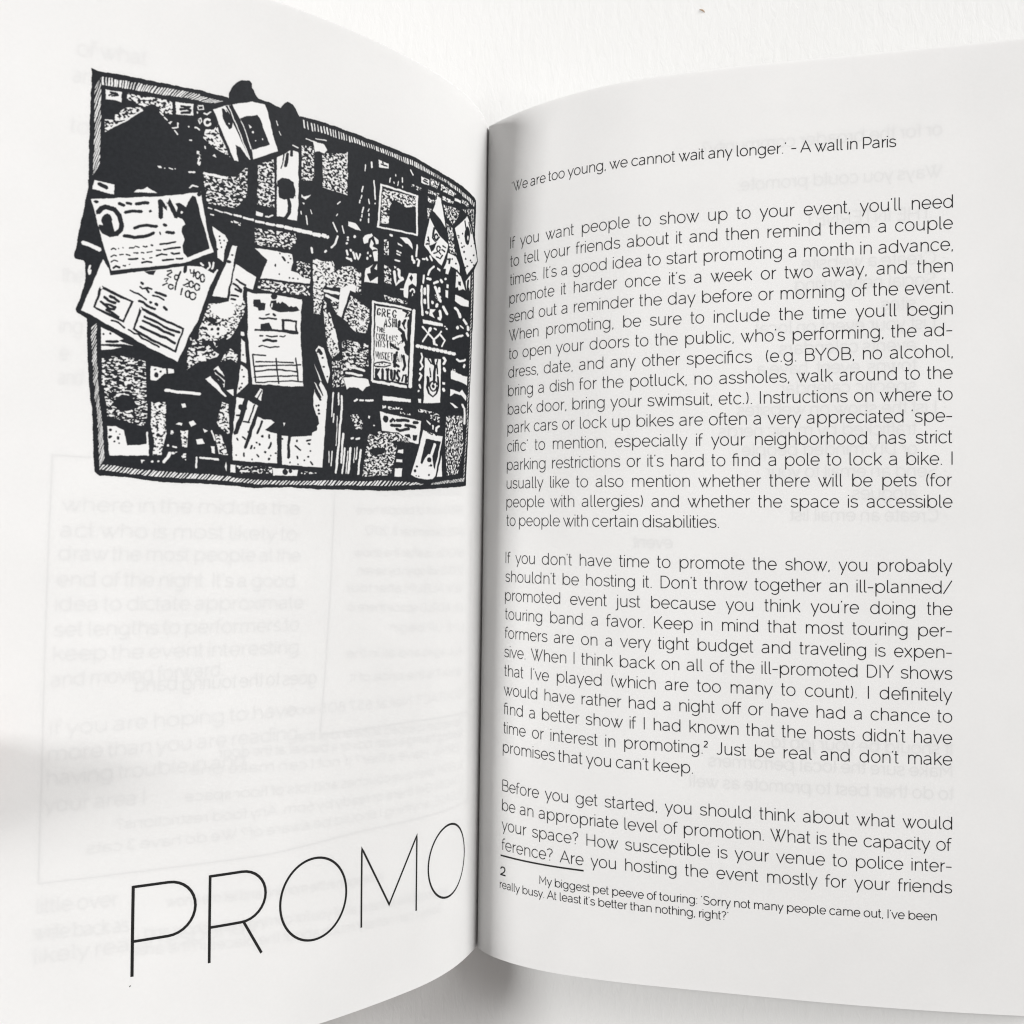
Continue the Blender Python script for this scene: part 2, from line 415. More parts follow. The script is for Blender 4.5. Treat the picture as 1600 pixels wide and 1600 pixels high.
# PROMO, hairline capitals across the foot of the left page
rb = Ribbons(-1, INK_H); TW = .56
def bowl(s0, v1, v2, s1, n=16):
    r = (v2 - v1) / 2; vc = (v1 + v2) / 2; k = s1 + r
    return [(s0, v1), (k, v1)] + [(k - r * math.sin(math.pi * i / n), vc - r * math.cos(math.pi * i / n)) for i in range(n + 1)] + [(s0, v2)]
(pa, pb_), (pc, pd), (pe, pf) = [[94.8491, 197.9058], [94.3074, 179.7871], [81.9306, 185.0056]]
mid = lambda a, b: (a + b) / 2
vt, vb_ = 180.35, 198.05; hw = TW / 2
ps = mid(pa, pc) - .3
rb.stroke([(ps, vb_), (ps, vt)], TW * 1.08); rb.stroke(bowl(ps, vt + hw * .9, vt + 10.9, pe + hw), TW)
(ra, _), (rc, _), (re, _), (rl, _) = [[79.966, 198.0817], [79.326, 180.0334], [67.3895, 185.189], [68.2657, 197.9347]]
rs = mid(ra, rc) - .3
rb.stroke([(rs, vb_), (rs, vt)], TW); rb.stroke(bowl(rs, vt + hw * .9, vt + 10.6, re + hw), TW); rb.stroke([(re + 4.9, vt + 10.7), (rl + .2, vb_)], TW)
for q in ([[64.6648, 189.0143], [48.3314, 188.4797], [55.0809, 180.2278], [58.3024, 197.9831]], [[25.1622, 188.7287], [8.7387, 190.2239], [15.4273, 180.5615], [19.2561, 198.3135]]):
    c = mid(q[0][0], q[1][0]); rx = (q[0][0] - q[1][0]) / 2 - hw * .9
    rb.stroke([(c + rx * math.cos(2 * math.pi * i / 64), 189.15 + 8.72 * math.sin(2 * math.pi * i / 64)) for i in range(65)], TW * .92)
q = [[45.249, 198.3024], [44.2932, 180.4351], [28.1586, 180.4196], [29.025, 198.412], [36.8791, 194.8414]]
ml = mid(q[0][0], q[1][0]) - .2; mr = mid(q[2][0], q[3][0]) + .2
rb.stroke([(ml, vb_), (ml, vt + .1), (q[4][0], q[4][1] - .2), (mr, vt + .1), (mr, vb_)], TW * .84)
rb.build('title', M_TITLE, left)
rb = Ribbons(-1, INK_H); (sa, sb), = [[94.6413, 199.7933]]; rb.stroke([(sa + .12, sb + .1), (sa - .15, sb - .12)], .18); rb.build('ink_speck', M_INK, left)

# ------------------------------------------------------------------ print on the other side of the leaves, glimpsed through the paper
rbs = [Ribbons(1, -.05), Ribbons(1, -.05)]
for t, (s, v) in [['or for the broader community?', [114.569, 19.6113]], ['Ways you could promote:', [114.5782, 28.9494]], ['THE INTERNET', [112.3171, 38.0211]], ['* Create a website', [115.2631, 47.9437]], ['* Social networking', [115.268, 52.7548]], ['sites', [109.0951, 57.9263]], ['* List your event on local', [115.2777, 62.3821]], ['events calendars', [109.0935, 67.1899]], ['towns, event, have a', [109.0925, 71.7524]], ['specific calendar', [109.0913, 76.3164]], ['* List the show on websites', [115.5642, 81.0994]], ['trafficked by music nerds', [109.0885, 85.8784]], ['or DIY minded people', [109.3584, 90.3069]], ['* Send an email to your', [115.7126, 95.3039]], ['alogues', [109.355, 100.3112]], ['* Create an email list', [115.8571, 105.2645]], ['event', [55.1596, 112.0175]], ['It should be your job to', [116.9972, 157.5113]], ['Make sure the local performers', [117.0027, 162.5611]], ['to do their best to promote as well', [117.0081, 167.6189]]]:
    sc = U * 1.0; x = s; rb = rbs[v > 140]
    for w_ in t.split(' '):
        x = put(rb, lig(w_), x, sc, lambda q, v=v: v + (s - q) * .004, 66 * sc, -1) - 200 * sc
rbs[0].build('reverse_list', M_BACKINK, right); rbs[1].build('reverse_paragraph', M_BACKINK, right)
rb1 = Ribbons(-1, -.05); rb2 = Ribbons(-1, -.08)
for t, mi, (sa, va), (sb, vb), hf in [['where in the middle the', 0, [110.0271, 106.4526], [59.2176, 105.7998], 1], ['act who is most likely to', 0, [110.1219, 111.3986], [58.6235, 111.3788], 1], ['draw the most people at the', 0, [110.1311, 115.9706], [58.3992, 115.992], 1], ["end of the night. It's a good", 0, [110.2453, 120.9107], [58.4502, 121.5817], 1], ['idea to dictate approximate', 0, [110.2621, 125.7234], [58.5584, 126.1854], 1], ['set lengths to performers to', 0, [110.2834, 130.6549], [58.672, 130.9205], 1], ['keep the event interesting', 0, [110.4368, 135.3294], [58.9444, 135.7777], 1], ['and moving forward.', 0, [110.4731, 140.369], [76.2167, 139.6288], 1], ['If you are hoping to have', 0, [110.6008, 149.6821], [57.4375, 149.0868], 1], ['more than you are reading', 0, [110.6703, 154.5676], [58.0584, 154.1605], 1], ['having trouble in and', 0, [110.7565, 159.1954], [70.2268, 158.7632], 1], ['your area I', 0, [110.8382, 164.297], [90.7507, 164.508], 1], ['little over', 0, [111.8453, 183.2302], [96.3848, 183.9139], 1], ['write back as', 0, [112.0846, 188.2102], [93.9202, 189.2666], 1], ['likely really respond in', 0, [112.2301, 192.7056], [65.4847, 193.5269], 1], ['we would like to thank all of you for coming to the show and', 1, [17.1038, 196.9213], [98.6471, 190.3579], 0.75], ['Sorry I can not say much about the places in the area', 1, [19.7374, 200.7798], [100.9372, 193.4059], 0.75], ['write again in the morning and let me know', 1, [38.3902, 188.7878], [91.5639, 185.2603], 0.75], ['goes to the touring band', 1, [56.8712, 142.5883], [97.7019, 142.0129], 1], ['DATE: December 8, 2012', 1, [12.2456, 109.6035], [47.7052, 109.9212], 0.7], ['NEW ALBUM after tour', 1, [11.5564, 123.6311], [52.4187, 122.6607], 0.7], ['with WORLD space there is', 1, [11.3334, 128.4713], [51.9131, 126.9332], 0.7], ['LINE UP begin', 1, [11.1187, 133.3124], [39.7327, 132.021], 0.7], ['CONTACT Neil at 657 805 xxxx', 1, [11.5159, 150.116], [67.7112, 148.9027], 0.75], ['TERMS: Have a flier? If not I can make one', 1, [10.3147, 163.416], [90.2733, 159.201], 0.72], ['SLEEP? We have couches and lots of floor space', 1, [10.1628, 167.9225], [89.5196, 164.6371], 0.72], ['LOADIN: Get there or ready by 6pm. Any food restrictions?', 1, [10.0479, 171.4619], [103.1246, 168.7988], 0.72], ['PLEASE: anything I should be aware of? We do have 3 cats', 1, [9.9361, 174.9998], [109.8423, 172.9002], 0.72], ['Reading, having a cash box or a bucket at the door', 1, [10.4388, 159.8737], [83.484, 156.2042], 0.72], ['Remember to expect at the end of the', 1, [10.5426, 156.9748], [64.7026, 154.5956], 0.72], ['of what', 0, [113.3801, 20.2216], [99.961, 19.2876], 1], ['and all', 0, [113.615, 25.2374], [103.6235, 24.5167], 1], ['to', 0, [113.2947, 34.4492], [109.697, 34.362], 1], ['the', 0, [112.5316, 62.5494], [108.702, 62.3094], 1], ['ing', 0, [112.3311, 72.2809], [108.0384, 72.0783], 1], ['e.', 0, [112.0065, 77.3876], [109.7535, 77.3019], 1], ['and', 0, [111.9451, 82.0404], [107.4122, 81.9138], 1], ['BAND and co play on', 1, [13.8352, 99.5134], [45.5919, 101.0202], 0.7], ['BRING a lot of people here', 1, [12.8982, 103.9786], [51.2907, 105.4152], 0.7], ['BACK to us after the show', 1, [12.3425, 114.7602], [51.6366, 114.8413], 0.7], ['DOORS will open by seven', 1, [12.1226, 119.2694], [49.7994, 118.8438], 0.7], ['ALL ages and all in the', 1, [11.9449, 139.1866], [53.1289, 137.2176], 0.7], ['WHAT is the price of it', 1, [11.7313, 144.4911], [52.14, 142.6506], 0.7]]:
    Wd = sum(GL[c][0] for c in lig(t)) + 170 * t.count(' ')
    u = U * 1.0 * hf; L_ = abs(sa - sb); k = L_ / (Wd * u); sg = 1 if sb > sa else -1
    R_ = rb1 if mi else rb2; x = 0.0
    for ch in lig(t):
        if ch == ' ': x += 170 * u * k; continue
        adv, sts = GL[ch]
        for st in sts:
            R_.stroke([(sa + sg * (x + px * u * k), va + (vb - va) * (x + px * u * k) / L_ - py * u) for px, py in st], (60 if mi else 58) * u)
        x += adv * u * k
rb = Ribbons(-1, -.035)
for q in [[[105.0982, 95.8202], [112.0575, 95.6824], [111.7228, 125.701], [111.3798, 153.2913], [111.406, 177.6511], [90.4697, 177.7334], [67.0628, 177.9049], [46.3853, 176.647], [7.2071, 176.5645], [7.2638, 152.2922], [8.017, 108.2271]], [[54.3167, 100.6908], [54.3148, 123.3338], [54.927, 140.2029], [55.7534, 154.1192], [55.449, 153.8717], [31.5977, 153.5582], [7.983, 154.1357]], [[112.0575, 95.6824], [105.0982, 95.8202]]]: rb.stroke([tuple(a) for a in q], .3)
rb.build('reverse_frame', M_BACKINK, left)
rb1.build('reverse_print', M_BACKINK, left); rb2.build('facing_print', M_FACING, left)

# ------------------------------------------------------------------ the ink drawing of a notice board: rasterised from its outlines in page millimetres
DRAW = """12190,506 2190,514 2171,466 2170,466
12188,523 2188,536 2172,471 2171,468
12187,556 2186,567 2169,495 2169,483
12186,580 2185,589 2168,520 2168,507
12182,602 2182,619 2165,547 2166,529
12181,624 2181,640 2165,572 2165,553
12179,657 2179,668 2163,596 2163,584
12178,680 2178,691 2160,614 2161,603
12177,705 2176,722 2159,647 2159,628
12174,728 2174,744 2158,674 2158,656
12174,754 2174,767 2156,692 2157,677
12173,775 2173,788 2154,710 2155,698
12173,804 2173,818 2153,740 2154,722
12171,826 2172,833 2151,763 2152,750
12171,833 2172,836 2149,786 2150,775
12168,462 2162,461 2158,492 2165,493
12154,461 2151,460 2148,492 2152,493
12145,461 2140,460 2138,491 2144,492
12136,460 2131,460 2130,490 2136,491
12125,462 2118,461 2118,488 2125,490
12116,463 2111,461 2112,488 2117,490
12105,461 2098,460 2099,487 2107,489
12093,460 2089,459 2092,489 2096,490
12084,459 2077,459 2080,489 2088,489
12073,461 2069,459 2073,487 2078,488
12061,461 2057,459 2063,487 2067,487
12050,457 2047,457 2053,487 2057,487
12038,457 2034,457 2042,485 2046,486
12030,457 2023,457 2031,485 2040,486
12018,460 2012,458 2021,484 2027,485
12007,456 2002,456 2013,484 2019,485
11998,459 1991,457 2002,483 2010,484
11986,456 1982,455 1994,484 1999,484
11975,455 1969,454 1982,484 1990,484
11963,457 1957,455 1970,482 1977,483
11952,455 1945,454 1960,480 1967,482
11940,452 1936,452 1952,479 1957,481
11929,452 1922,451 1939,479 1948,481
11919,453 1912,451 1930,479 1937,480
11907,450 1901,449 1919,477 1927,479
11896,452 1891,450 1909,477 1915,478
11885,451 1880,449 1902,479 1906,479
11872,447 1865,447 1889,477 1897,478
11863,449 1857,448 1878,474 1886,476
11853,449 1848,448 1873,476 1877,477
11839,448 1834,447 1858,473 1864,474
11829,448 1822,446 1849,473 1855,474
11818,447 1812,446 1838,471 1844,472
11805,446 1800,449 1830,472 1836,473
11798,454 1791,453 1817,470 1824,471
11788,453 1781,452 1809,469 1815,470
11778,453 1770,452 1799,471 1807,470
11763,453 1757,452 1788,472 1794,472
11754,453 1747,452 1779,471 1785,472
11743,453 1735,452 1767,469 1774,470
11730,452 1721,452 1756,469 1764,470
11713,451 1708,451 1742,466 1749,467
11365,441 1359,441 1350,471 1357,473
11346,443 1343,442 1334,473 1338,474
11328,444 1322,443 1313,474 1320,474
11313,443 1308,442 1300,471 1305,472
11296,442 1293,442 1284,470 1288,472
11282,445 1276,444 1268,471 1275,472
11266,443 1261,442 1253,470 1259,472
11253,443 1247,442 1239,471 1246,472
11237,443 1232,443 1223,473 1229,473
11222,444 1218,443 1210,473 1215,473
11210,445 1207,443 1199,473 1204,473
11193,444 1189,443 1182,472 1187,473
11180,443 1177,443 1170,470 1174,472
11170,444 1165,444 1157,472 1163,472
11155,447 1153,446 1145,470 1149,471
11140,448 1135,447 1126,471 1134,472
11128,447 1123,447 1115,469 1121,470
11115,447 1108,447 1099,469 1107,470
11101,449 1096,449 1087,468 1094,469
11090,449 1084,449 1074,468 1082,469
11074,450 1068,449 1059,469 1066,469
11062,451 1057,451 1048,468 1055,468
11048,451 1044,451 1035,469 1040,469
11035,450 1031,450 1022,468 1026,469
11021,451 1016,450 1007,468 1013,468
11007,450 1004,450 995,467 999,468
1994,452 987,451 978,469 986,469
1983,451 979,451 970,468 975,469
1967,451 961,451 952,470 960,470
1956,451 949,451 941,469 949,470
1940,453 935,452 927,470 933,471
1927,451 923,451 915,471 920,471
1914,451 910,451 903,469 907,470
1902,452 895,452 887,470 896,471
1886,453 879,452 872,470 881,471
1873,452 866,452 860,471 867,471
1858,453 854,452 848,472 853,472
1846,453 842,452 836,473 841,473
1832,453 825,452 820,474 827,474
1818,451 812,451 807,473 813,474
1806,451 798,451 793,475 802,475
1788,451 781,451 776,475 785,475
1775,451 769,450 764,474 772,475
1759,453 752,452 748,474 756,475
1747,453 740,452 736,476 745,476
1734,454 728,454 724,477 732,477
1719,455 712,455 707,478 716,478
1704,457 699,457 695,477 701,478
1693,458 686,458 680,478 690,478
1677,460 669,460 664,478 673,478
1663,461 657,461 650,479 659,479
1648,462 642,462 635,479 642,479
1636,464 629,464 622,481 630,481
1621,465 617,465 611,481 616,481
1605,467 600,467 594,482 599,482
1591,468 587,468 580,483 585,483
1576,469 572,469 564,484 570,484
1562,469 557,469 550,484 556,484
1547,470 539,470 531,485 541,485
1530,471 526,471 519,485 524,485
1516,472 507,472 501,488 511,487
1500,474 492,474 485,490 495,489
1488,475 478,475 472,491 484,490
1467,476 460,476 455,492 463,492
1453,476 444,476 440,493 449,493
1436,477 430,477 426,494 433,494
1420,477 411,478 407,496 418,495
1401,479 396,480 393,498 399,498
1384,482 373,482 371,502 383,501
1366,484 359,484 357,504 366,503
1350,484 340,484 339,504 351,503
1330,486 321,486 321,505 332,505
1313,486 301,486 302,507 315,507
1293,487 281,487 284,510 297,509
1270,488 262,487 265,509 275,510
1245,490 236,489 241,512 252,512
12134,1413 2134,1422 2116,1397 2116,1395
12132,1433 2132,1439 2116,1406 2115,1399
12132,1449 2132,1457 2114,1420 2114,1409
12130,1461 2130,1468 2114,1433 2114,1424
12128,1475 2128,1485 2114,1450 2113,1440
12127,1494 2127,1499 2112,1460 2112,1454
12124,1510 2124,1516 2111,1478 2111,1471
12122,1521 2122,1531 2110,1493 2111,1484
12122,1540 2121,1549 2108,1508 2109,1497
12119,1552 2118,1562 2107,1526 2108,1514
12117,1574 2117,1579 2105,1539 2106,1532
12115,1588 2115,1594 2103,1553 2104,1546
12113,1604 2113,1611 2101,1566 2102,1559
12111,1619 2110,1628 2099,1585 2100,1575
12108,1630 2108,1639 2098,1599 2099,1589
12106,1653 2106,1660 2096,1617 2097,1608
12104,1664 2103,1673 2094,1628 2095,1620
12103,1682 2102,1690 2092,1643 2093,1633
12100,1696 2100,1702 2091,1657 2092,1649
12098,1714 2097,1720 2089,1675 2089,1668
12095,1724 2094,1735 2086,1690 2087,1679
12093,1742 2092,1750 2085,1703 2085,1694
12091,1761 2090,1767 2082,1719 2083,1712
12088,1773 2088,1782 2079,1735 2081,1726
12088,1794 2087,1801 2077,1753 2078,1742
12084,1806 2084,1813 2074,1766 2075,1759
12083,1823 2083,1831 2071,1778 2072,1769
12082,1838 2082,1847 2070,1796 2071,1784
12080,1848 2080,1859 2069,1812 2070,1800
12080,1871 2079,1878 2067,1824 2068,1815
12078,1888 2078,1897 2065,1842 2066,1831
12076,1896 2076,1905 2063,1852 2064,1844
12074,1914 2074,1926 2060,1872 2061,1860
12072,1929 2072,1941 2057,1886 2059,1875
12072,1946 2071,1953 2057,1897 2057,1889
12070,1954 2071,1956 2056,1915 2056,1905
12058,1943 2051,1943 2068,1962 2072,1962
12043,1942 2039,1943 2056,1962 2062,1962
12031,1943 2026,1943 2043,1964 2050,1964
12019,1943 2013,1944 2029,1964 2038,1964
12008,1946 2000,1946 2017,1967 2026,1966
11994,1948 1988,1947 2004,1968 2011,1968
11979,1949 1974,1948 1991,1970 1997,1970
11967,1950 1960,1950 1976,1970 1985,1970
11954,1952 1948,1951 1964,1971 1970,1971
11940,1952 1932,1952 1949,1973 1959,1973
11927,1953 1921,1953 1939,1974 1946,1974
11914,1954 1908,1954 1925,1975 1933,1975
11900,1957 1894,1956 1910,1976 1917,1976
11888,1956 1880,1956 1898,1978 1907,1978
11869,1956 1865,1956 1882,1977 1888,1978
11863,1958 1855,1957 1872,1979 1881,1979
11848,1958 1840,1957 1857,1980 1867,1980
11833,1958 1826,1958 1843,1980 1852,1980
11816,1958 1812,1958 1830,1981 1836,1981
11804,1960 1797,1959 1814,1980 1822,1981
11789,1959 1783,1959 1800,1980 1808,1981
11781,1961 1774,1960 1791,1981 1798,1981
11765,1960 1757,1960 1773,1981 1784,1982
11750,1960 1745,1960 1763,1983 1768,1983
11737,1960 1732,1960 1749,1982 1756,1983
11723,1962 1715,1961 1731,1983 1741,1983
11709,1961 1700,1961 1716,1981 1727,1982
11698,1963 1689,1962 1704,1981 1715,1982
11680,1962 1672,1961 1688,1982 1698,1983
11665,1962 1658,1962 1674,1982 1683,1983
11652,1961 1646,1961 1663,1982 1670,1983
11637,1962 1630,1962 1647,1984 1656,1984
11624,1963 1616,1964 1632,1983 1643,1984
11610,1964 1601,1964 1618,1983 1629,1983
11598,1966 1590,1966 1606,1984 1616,1984
11578,1966 1572,1967 1590,1985 1597,1985
11568,1968 1559,1968 1575,1985 1586,1985
11551,1970 1542,1970 1557,1985 1568,1986
11535,1970 1527,1970 1543,1986 1554,1986
11522,1972 1513,1972 1529,1987 1540,1987
11506,1972 1500,1972 1517,1988 1524,1988
11489,1972 1484,1972 1501,1988 1508,1988
11474,1973 1468,1973 1485,1989 1493,1989
11461,1975 1455,1974 1471,1989 1478,1990
11445,1974 1439,1974 1457,1992 1465,1991
11433,1976 1424,1975 1441,1992 1451,1992
11414,1975 1409,1975 1426,1993 1432,1993
11403,1976 1397,1975 1414,1992 1421,1992
11387,1974 1380,1974 1397,1991 1406,1992
11371,1975 1362,1974 1378,1991 1389,1991
11352,1973 1346,1973 1365,1991 1371,1991
11337,1974 1329,1973 1346,1989 1354,1990
11321,1972 1315,1972 1333,1989 1341,1990
11307,1973 1301,1972 1317,1988 1324,1989
11290,1972 1280,1971 1296,1987 1308,1988
11274,1972 1266,1970 1282,1986 1291,1987
11258,1969 1252,1969 1270,1987 1277,1987
11240,1970 1232,1968 1249,1986 1259,1987
11224,1968 1217,1967 1235,1986 1243,1987
11210,1967 1203,1966 1219,1984 1229,1986
11194,1966 1183,1965 1201,1985 1213,1986
11176,1966 1164,1964 1180,1983 1194,1985
11159,1964 1150,1962 1167,1983 1177,1984
11143,1962 1132,1961 1150,1984 1163,1984
11123,1961 1117,1960 1135,1983 1142,1984
11106,1961 1098,1959 1115,1981 1124,1982
11091,1960 1080,1959 1098,1982 1111,1983
11066,1959 1061,1959 1080,1980 1087,1981
11055,1960 1046,1959 1064,1979 1075,1980
11034,1961 1026,1960 1043,1977 1052,1979
11018,1959 1008,1959 1028,1978 1040,1979
11000,1959 990,1958 1008,1976 1021,1977
1980,1958 973,1957 993,1976 1001,1976
1958,1956 950,1955 968,1974 979,1975
1943,1956 931,1955 950,1974 963,1975
1923,1955 916,1954 935,1973 944,1974
1903,1953 891,1952 910,1973 924,1974
1880,1951 873,1950 893,1972 901,1973
1864,1949 854,1949 874,1971 886,1972
1846,1948 837,1947 858,1971 869,1972
1823,1947 815,1946 835,1970 846,1971
1803,1946 795,1945 815,1969 825,1970
1783,1946 776,1945 797,1969 804,1970
1762,1946 754,1945 775,1967 784,1968
1744,1945 735,1944 755,1964 765,1966
1725,1945 717,1944 738,1963 746,1964
1702,1944 693,1944 714,1960 725,1961
1680,1944 672,1944 693,1958 702,1959
1660,1946 647,1945 667,1957 682,1958
1638,1944 626,1945 647,1955 663,1956
1619,1946 607,1947 627,1954 642,1955
1598,1948 589,1948 607,1953 622,1954
1532,1941 528,1940 539,1949 541,1949
1523,1939 519,1938 530,1948 536,1949
1508,1936 505,1936 518,1947 522,1947
1499,1935 494,1934 505,1945 512,1946
1488,1933 482,1932 495,1944 502,1945
1478,1932 472,1930 484,1943 491,1944
1467,1929 463,1928 476,1942 481,1942
1455,1927 450,1926 464,1940 470,1941
1443,1925 438,1924 451,1938 457,1939
1430,1923 424,1922 438,1937 446,1938
1416,1921 410,1920 424,1935 430,1936
1406,1920 399,1919 414,1934 421,1935
1391,1918 386,1917 401,1932 407,1933
1378,1917 372,1915 386,1930 394,1932
1365,1914 358,1913 373,1928 381,1930
1350,1912 344,1911 360,1928 367,1929
1336,1909 329,1908 345,1925 353,1927
1320,1907 315,1906 332,1924 338,1925
1303,1904 295,1902 312,1921 322,1923
1288,1902 282,1900 299,1920 307,1921
1273,1900 263,1898 281,1917 291,1919
1256,1898 255,1897 267,1916 274,1917
1235,856 235,862 223,848 223,843
1235,876 235,881 223,867 223,860
1235,895 235,900 223,886 223,880
1235,908 235,914 223,900 223,892
1235,926 235,934 224,920 223,911
1236,945 236,951 224,937 223,929
1236,960 236,969 224,955 223,944
1235,976 236,984 224,971 224,961
1236,995 236,1004 225,991 224,979
1236,1013 237,1020 223,1005 223,996
1236,1028 237,1035 225,1022 224,1013
1235,1044 236,1052 225,1039 224,1030
1236,1065 236,1074 224,1060 224,1050
1236,1082 237,1088 225,1075 224,1067
1237,1101 237,1107 224,1092 224,1085
1237,1117 237,1125 225,1111 224,1101
1237,1131 237,1140 225,1126 225,1115
1236,1153 235,1157 225,1145 225,1138
1233,1167 233,1173 222,1160 225,1154
1233,1181 233,1190 223,1178 222,1167
1234,1202 234,1207 223,1194 222,1187
1233,1216 234,1225 222,1212 222,1202
1234,1236 235,1243 223,1230 222,1220
1234,1253 234,1260 223,1247 222,1238
1234,1268 235,1275 224,1263 223,1254
1234,1285 235,1293 224,1280 223,1271
1235,1304 235,1310 224,1298 224,1290
1235,1319 236,1327 225,1315 224,1305
1236,1336 236,1343 225,1330 224,1322
1236,1357 236,1362 225,1350 225,1342
1236,1373 237,1378 225,1365 225,1358
1237,1390 238,1398 226,1385 225,1375
1238,1405 238,1412 226,1399 225,1390
1238,1424 239,1430 228,1417 227,1410
1240,1440 241,1448 229,1435 228,1425
1241,1459 242,1466 231,1455 230,1446
1243,1479 243,1484 232,1471 231,1465
1244,1491 244,1500 234,1488 233,1477
1245,1508 245,1514 235,1503 234,1494
1246,1526 247,1535 236,1523 235,1512
1247,1544 248,1549 237,1537 237,1530
1248,1560 249,1567 239,1555 238,1547
1250,1579 250,1587 240,1575 239,1564
1248,1594 247,1599 240,1587 240,1581
1245,1612 245,1620 236,1608 237,1599
1245,1628 246,1636 235,1624 234,1615
1247,1646 248,1655 237,1643 235,1633
1249,1665 250,1670 238,1657 238,1651
1250,1683 251,1688 241,1677 240,1670
1253,1701 254,1708 243,1697 241,1687
1254,1716 255,1722 244,1710 243,1703
1256,1734 257,1742 246,1730 244,1719
1258,1753 259,1758 248,1746 247,1739
1259,1766 260,1772 249,1760 248,1753
1261,1784 261,1789 251,1777 250,1769
1262,1802 263,1809 253,1798 252,1789
1263,1816 264,1822 253,1810 253,1803
1264,1837 265,1843 255,1832 254,1825
1266,1852 267,1861 256,1849 255,1839
1267,1868 268,1876 258,1865 257,1855
1268,1887 269,1895 259,1883 258,1874
1270,1905 271,1909 260,1900 259,1892
12152,508 2095,504 2093,543 2115,539 2149,543
02137,530 2124,520 2108,517 2106,513 2109,510 2126,514 2141,525 2141,529
02127,530 2104,521 2102,516 2106,514 2128,523 2130,528
02135,517 2115,516 2112,512 2114,509 2134,509 2137,513
S0.55;1.00;1.00;2074,504 1905,497 1901,549 1939,550 1968,525 1986,526 2006,543 2036,534 2072,527
S0.50;1.00;1.00;2115,600 2072,559 2009,543 2014,554 2120,648 2141,666 2145,618 2114,615
12120,649 2061,603 2010,557 2010,553 2014,553 2064,599 2123,645 2123,649
11892,497 1825,490 1821,535 1887,543
01871,513 1835,511 1831,506 1834,501 1870,503 1874,508
01873,526 1847,519 1832,524 1827,521 1828,515 1846,509 1875,517 1878,522
01868,538 1833,531 1829,525 1833,521 1868,528 1872,533
11951,551 1935,560 1932,559 1932,556 1948,547 1951,548
11930,565 1918,576 1915,576 1915,573 1927,561 1930,562
11881,574 1880,591 1897,597 1898,600 1895,602 1876,594 1876,574 1878,572
11889,609 1876,623 1873,623 1872,620 1886,605 1889,606
11914,582 1898,572 1905,586
11939,755 1927,753 1921,761 1932,763
11910,759 1910,761 1913,762 1915,761 1915,759 1913,757 1911,757
11869,754 1870,756 1872,757 1873,756 1874,754 1872,752 1870,752
11896,757 1882,759 1880,757 1882,755 1896,753 1898,754
12163,852 2091,857 2089,894 2168,887
12019,872 2008,860 1987,858 1969,844 1952,853 1934,861
02149,869 2136,875 2118,880 2111,874 2114,865 2131,861 2142,856 2150,860
11836,583 1834,583 1831,580 1833,577 1835,577 1837,580
11812,581 1804,580 1794,586 1791,585 1791,581 1802,575 1812,575 1814,578
11829,635 1818,635 1816,632 1818,629 1829,630 1831,633
11767,646 1764,653 1760,653 1759,650 1762,643 1766,642
11784,719 1779,689 1781,687 1784,689 1790,719 1787,721
11818,760 1793,758 1791,755 1793,752 1818,754 1820,757
11808,821 1797,810 1779,809 1777,806 1779,804 1799,804 1811,817 1811,820
11810,493 1804,509 1781,502 1786,485 1808,489 1810,493 1807,495 1789,490 1785,499 1802,504 1805,491 1808,490
11798,549 1792,541 1789,550 1792,557 1797,546 1800,545 1802,548 1794,563 1784,550 1790,536 1801,545 1801,549
11781,520 1766,522 1751,506 1751,503 1754,503 1768,516 1779,514 1782,517
11808,517 1808,524 1805,525 1802,522 1803,516 1806,515
11756,549 1757,553 1760,555 1762,557 1765,556 1768,554 1769,551 1770,547 1768,544 1766,541 1763,540 1761,540 1757,542 1752,540 1752,534 1757,532 1764,532 1771,535 1776,540 1778,547 1778,554 1775,560 1769,564 1762,565 1756,563 1750,557 1748,551 1750,547
S0.62;1.00;1.00;1771,579 1736,571 1722,549 1712,585 1659,666 1673,660 1747,634 1772,614
11733,673 1724,666 1718,679
11745,493 1716,475 1669,453 1592,426 1537,423 1516,461 1492,534 1463,595 1514,625 1563,652 1625,672 1642,673 1693,587
01698,468 1673,455 1634,506 1574,612 1565,653 1579,659 1619,593 1658,534 1675,499
01714,480 1693,481 1675,499 1662,525 1664,548 1674,555 1690,541 1706,513
01644,611 1624,617 1605,635 1579,659 1625,672 1634,645
01635,503 1610,487 1564,471 1552,483 1501,579 1534,596 1570,618 1602,563
11689,465 1646,538 1580,658 1577,658 1576,656 1643,536 1686,462 1688,462
11632,515 1604,561 1579,615 1576,616 1575,613 1601,559 1629,513 1631,513
11701,481 1694,492 1691,491 1691,489 1698,478 1700,478
11598,518 1584,526 1592,533
11571,543 1572,547 1576,549 1579,547 1580,543 1577,539 1573,539
11532,563 1532,566 1534,567 1536,565 1536,563 1535,560 1533,561
11559,576 1560,578 1562,580 1564,579 1564,576 1563,574 1560,574
11675,533 1676,536 1678,537 1680,535 1681,533 1679,531 1677,531
11484,476 1476,494 1474,494 1473,492 1482,475 1484,475
11466,515 1458,529 1456,529 1455,528 1464,513 1466,513
11465,624 1435,603 1402,575 1372,581 1354,770 1352,863 1389,865 1407,862 1443,863 1454,738 1457,725
01438,600 1438,637 1446,665 1444,667 1441,666 1433,637 1432,599 1435,598
01426,597 1430,651 1424,656 1416,650 1412,595 1419,591
01408,576 1408,603 1402,607 1395,601 1395,574 1401,570
01454,718 1436,702 1404,697 1381,708 1371,740 1366,773 1366,759 1375,775 1393,778 1417,789 1439,785 1445,766 1448,743 1454,741
01408,780 1397,813 1399,837 1412,862 1408,871 1398,868 1383,840 1380,809 1393,773 1403,771
S0.42;1.00;1.00;1544,671 1478,633 1460,792 1456,832 1533,831
S0.36;1.00;1.00;1759,745 1671,747 1626,738 1587,687 1575,816 1579,810 1615,863 1736,866 1751,798 1755,786
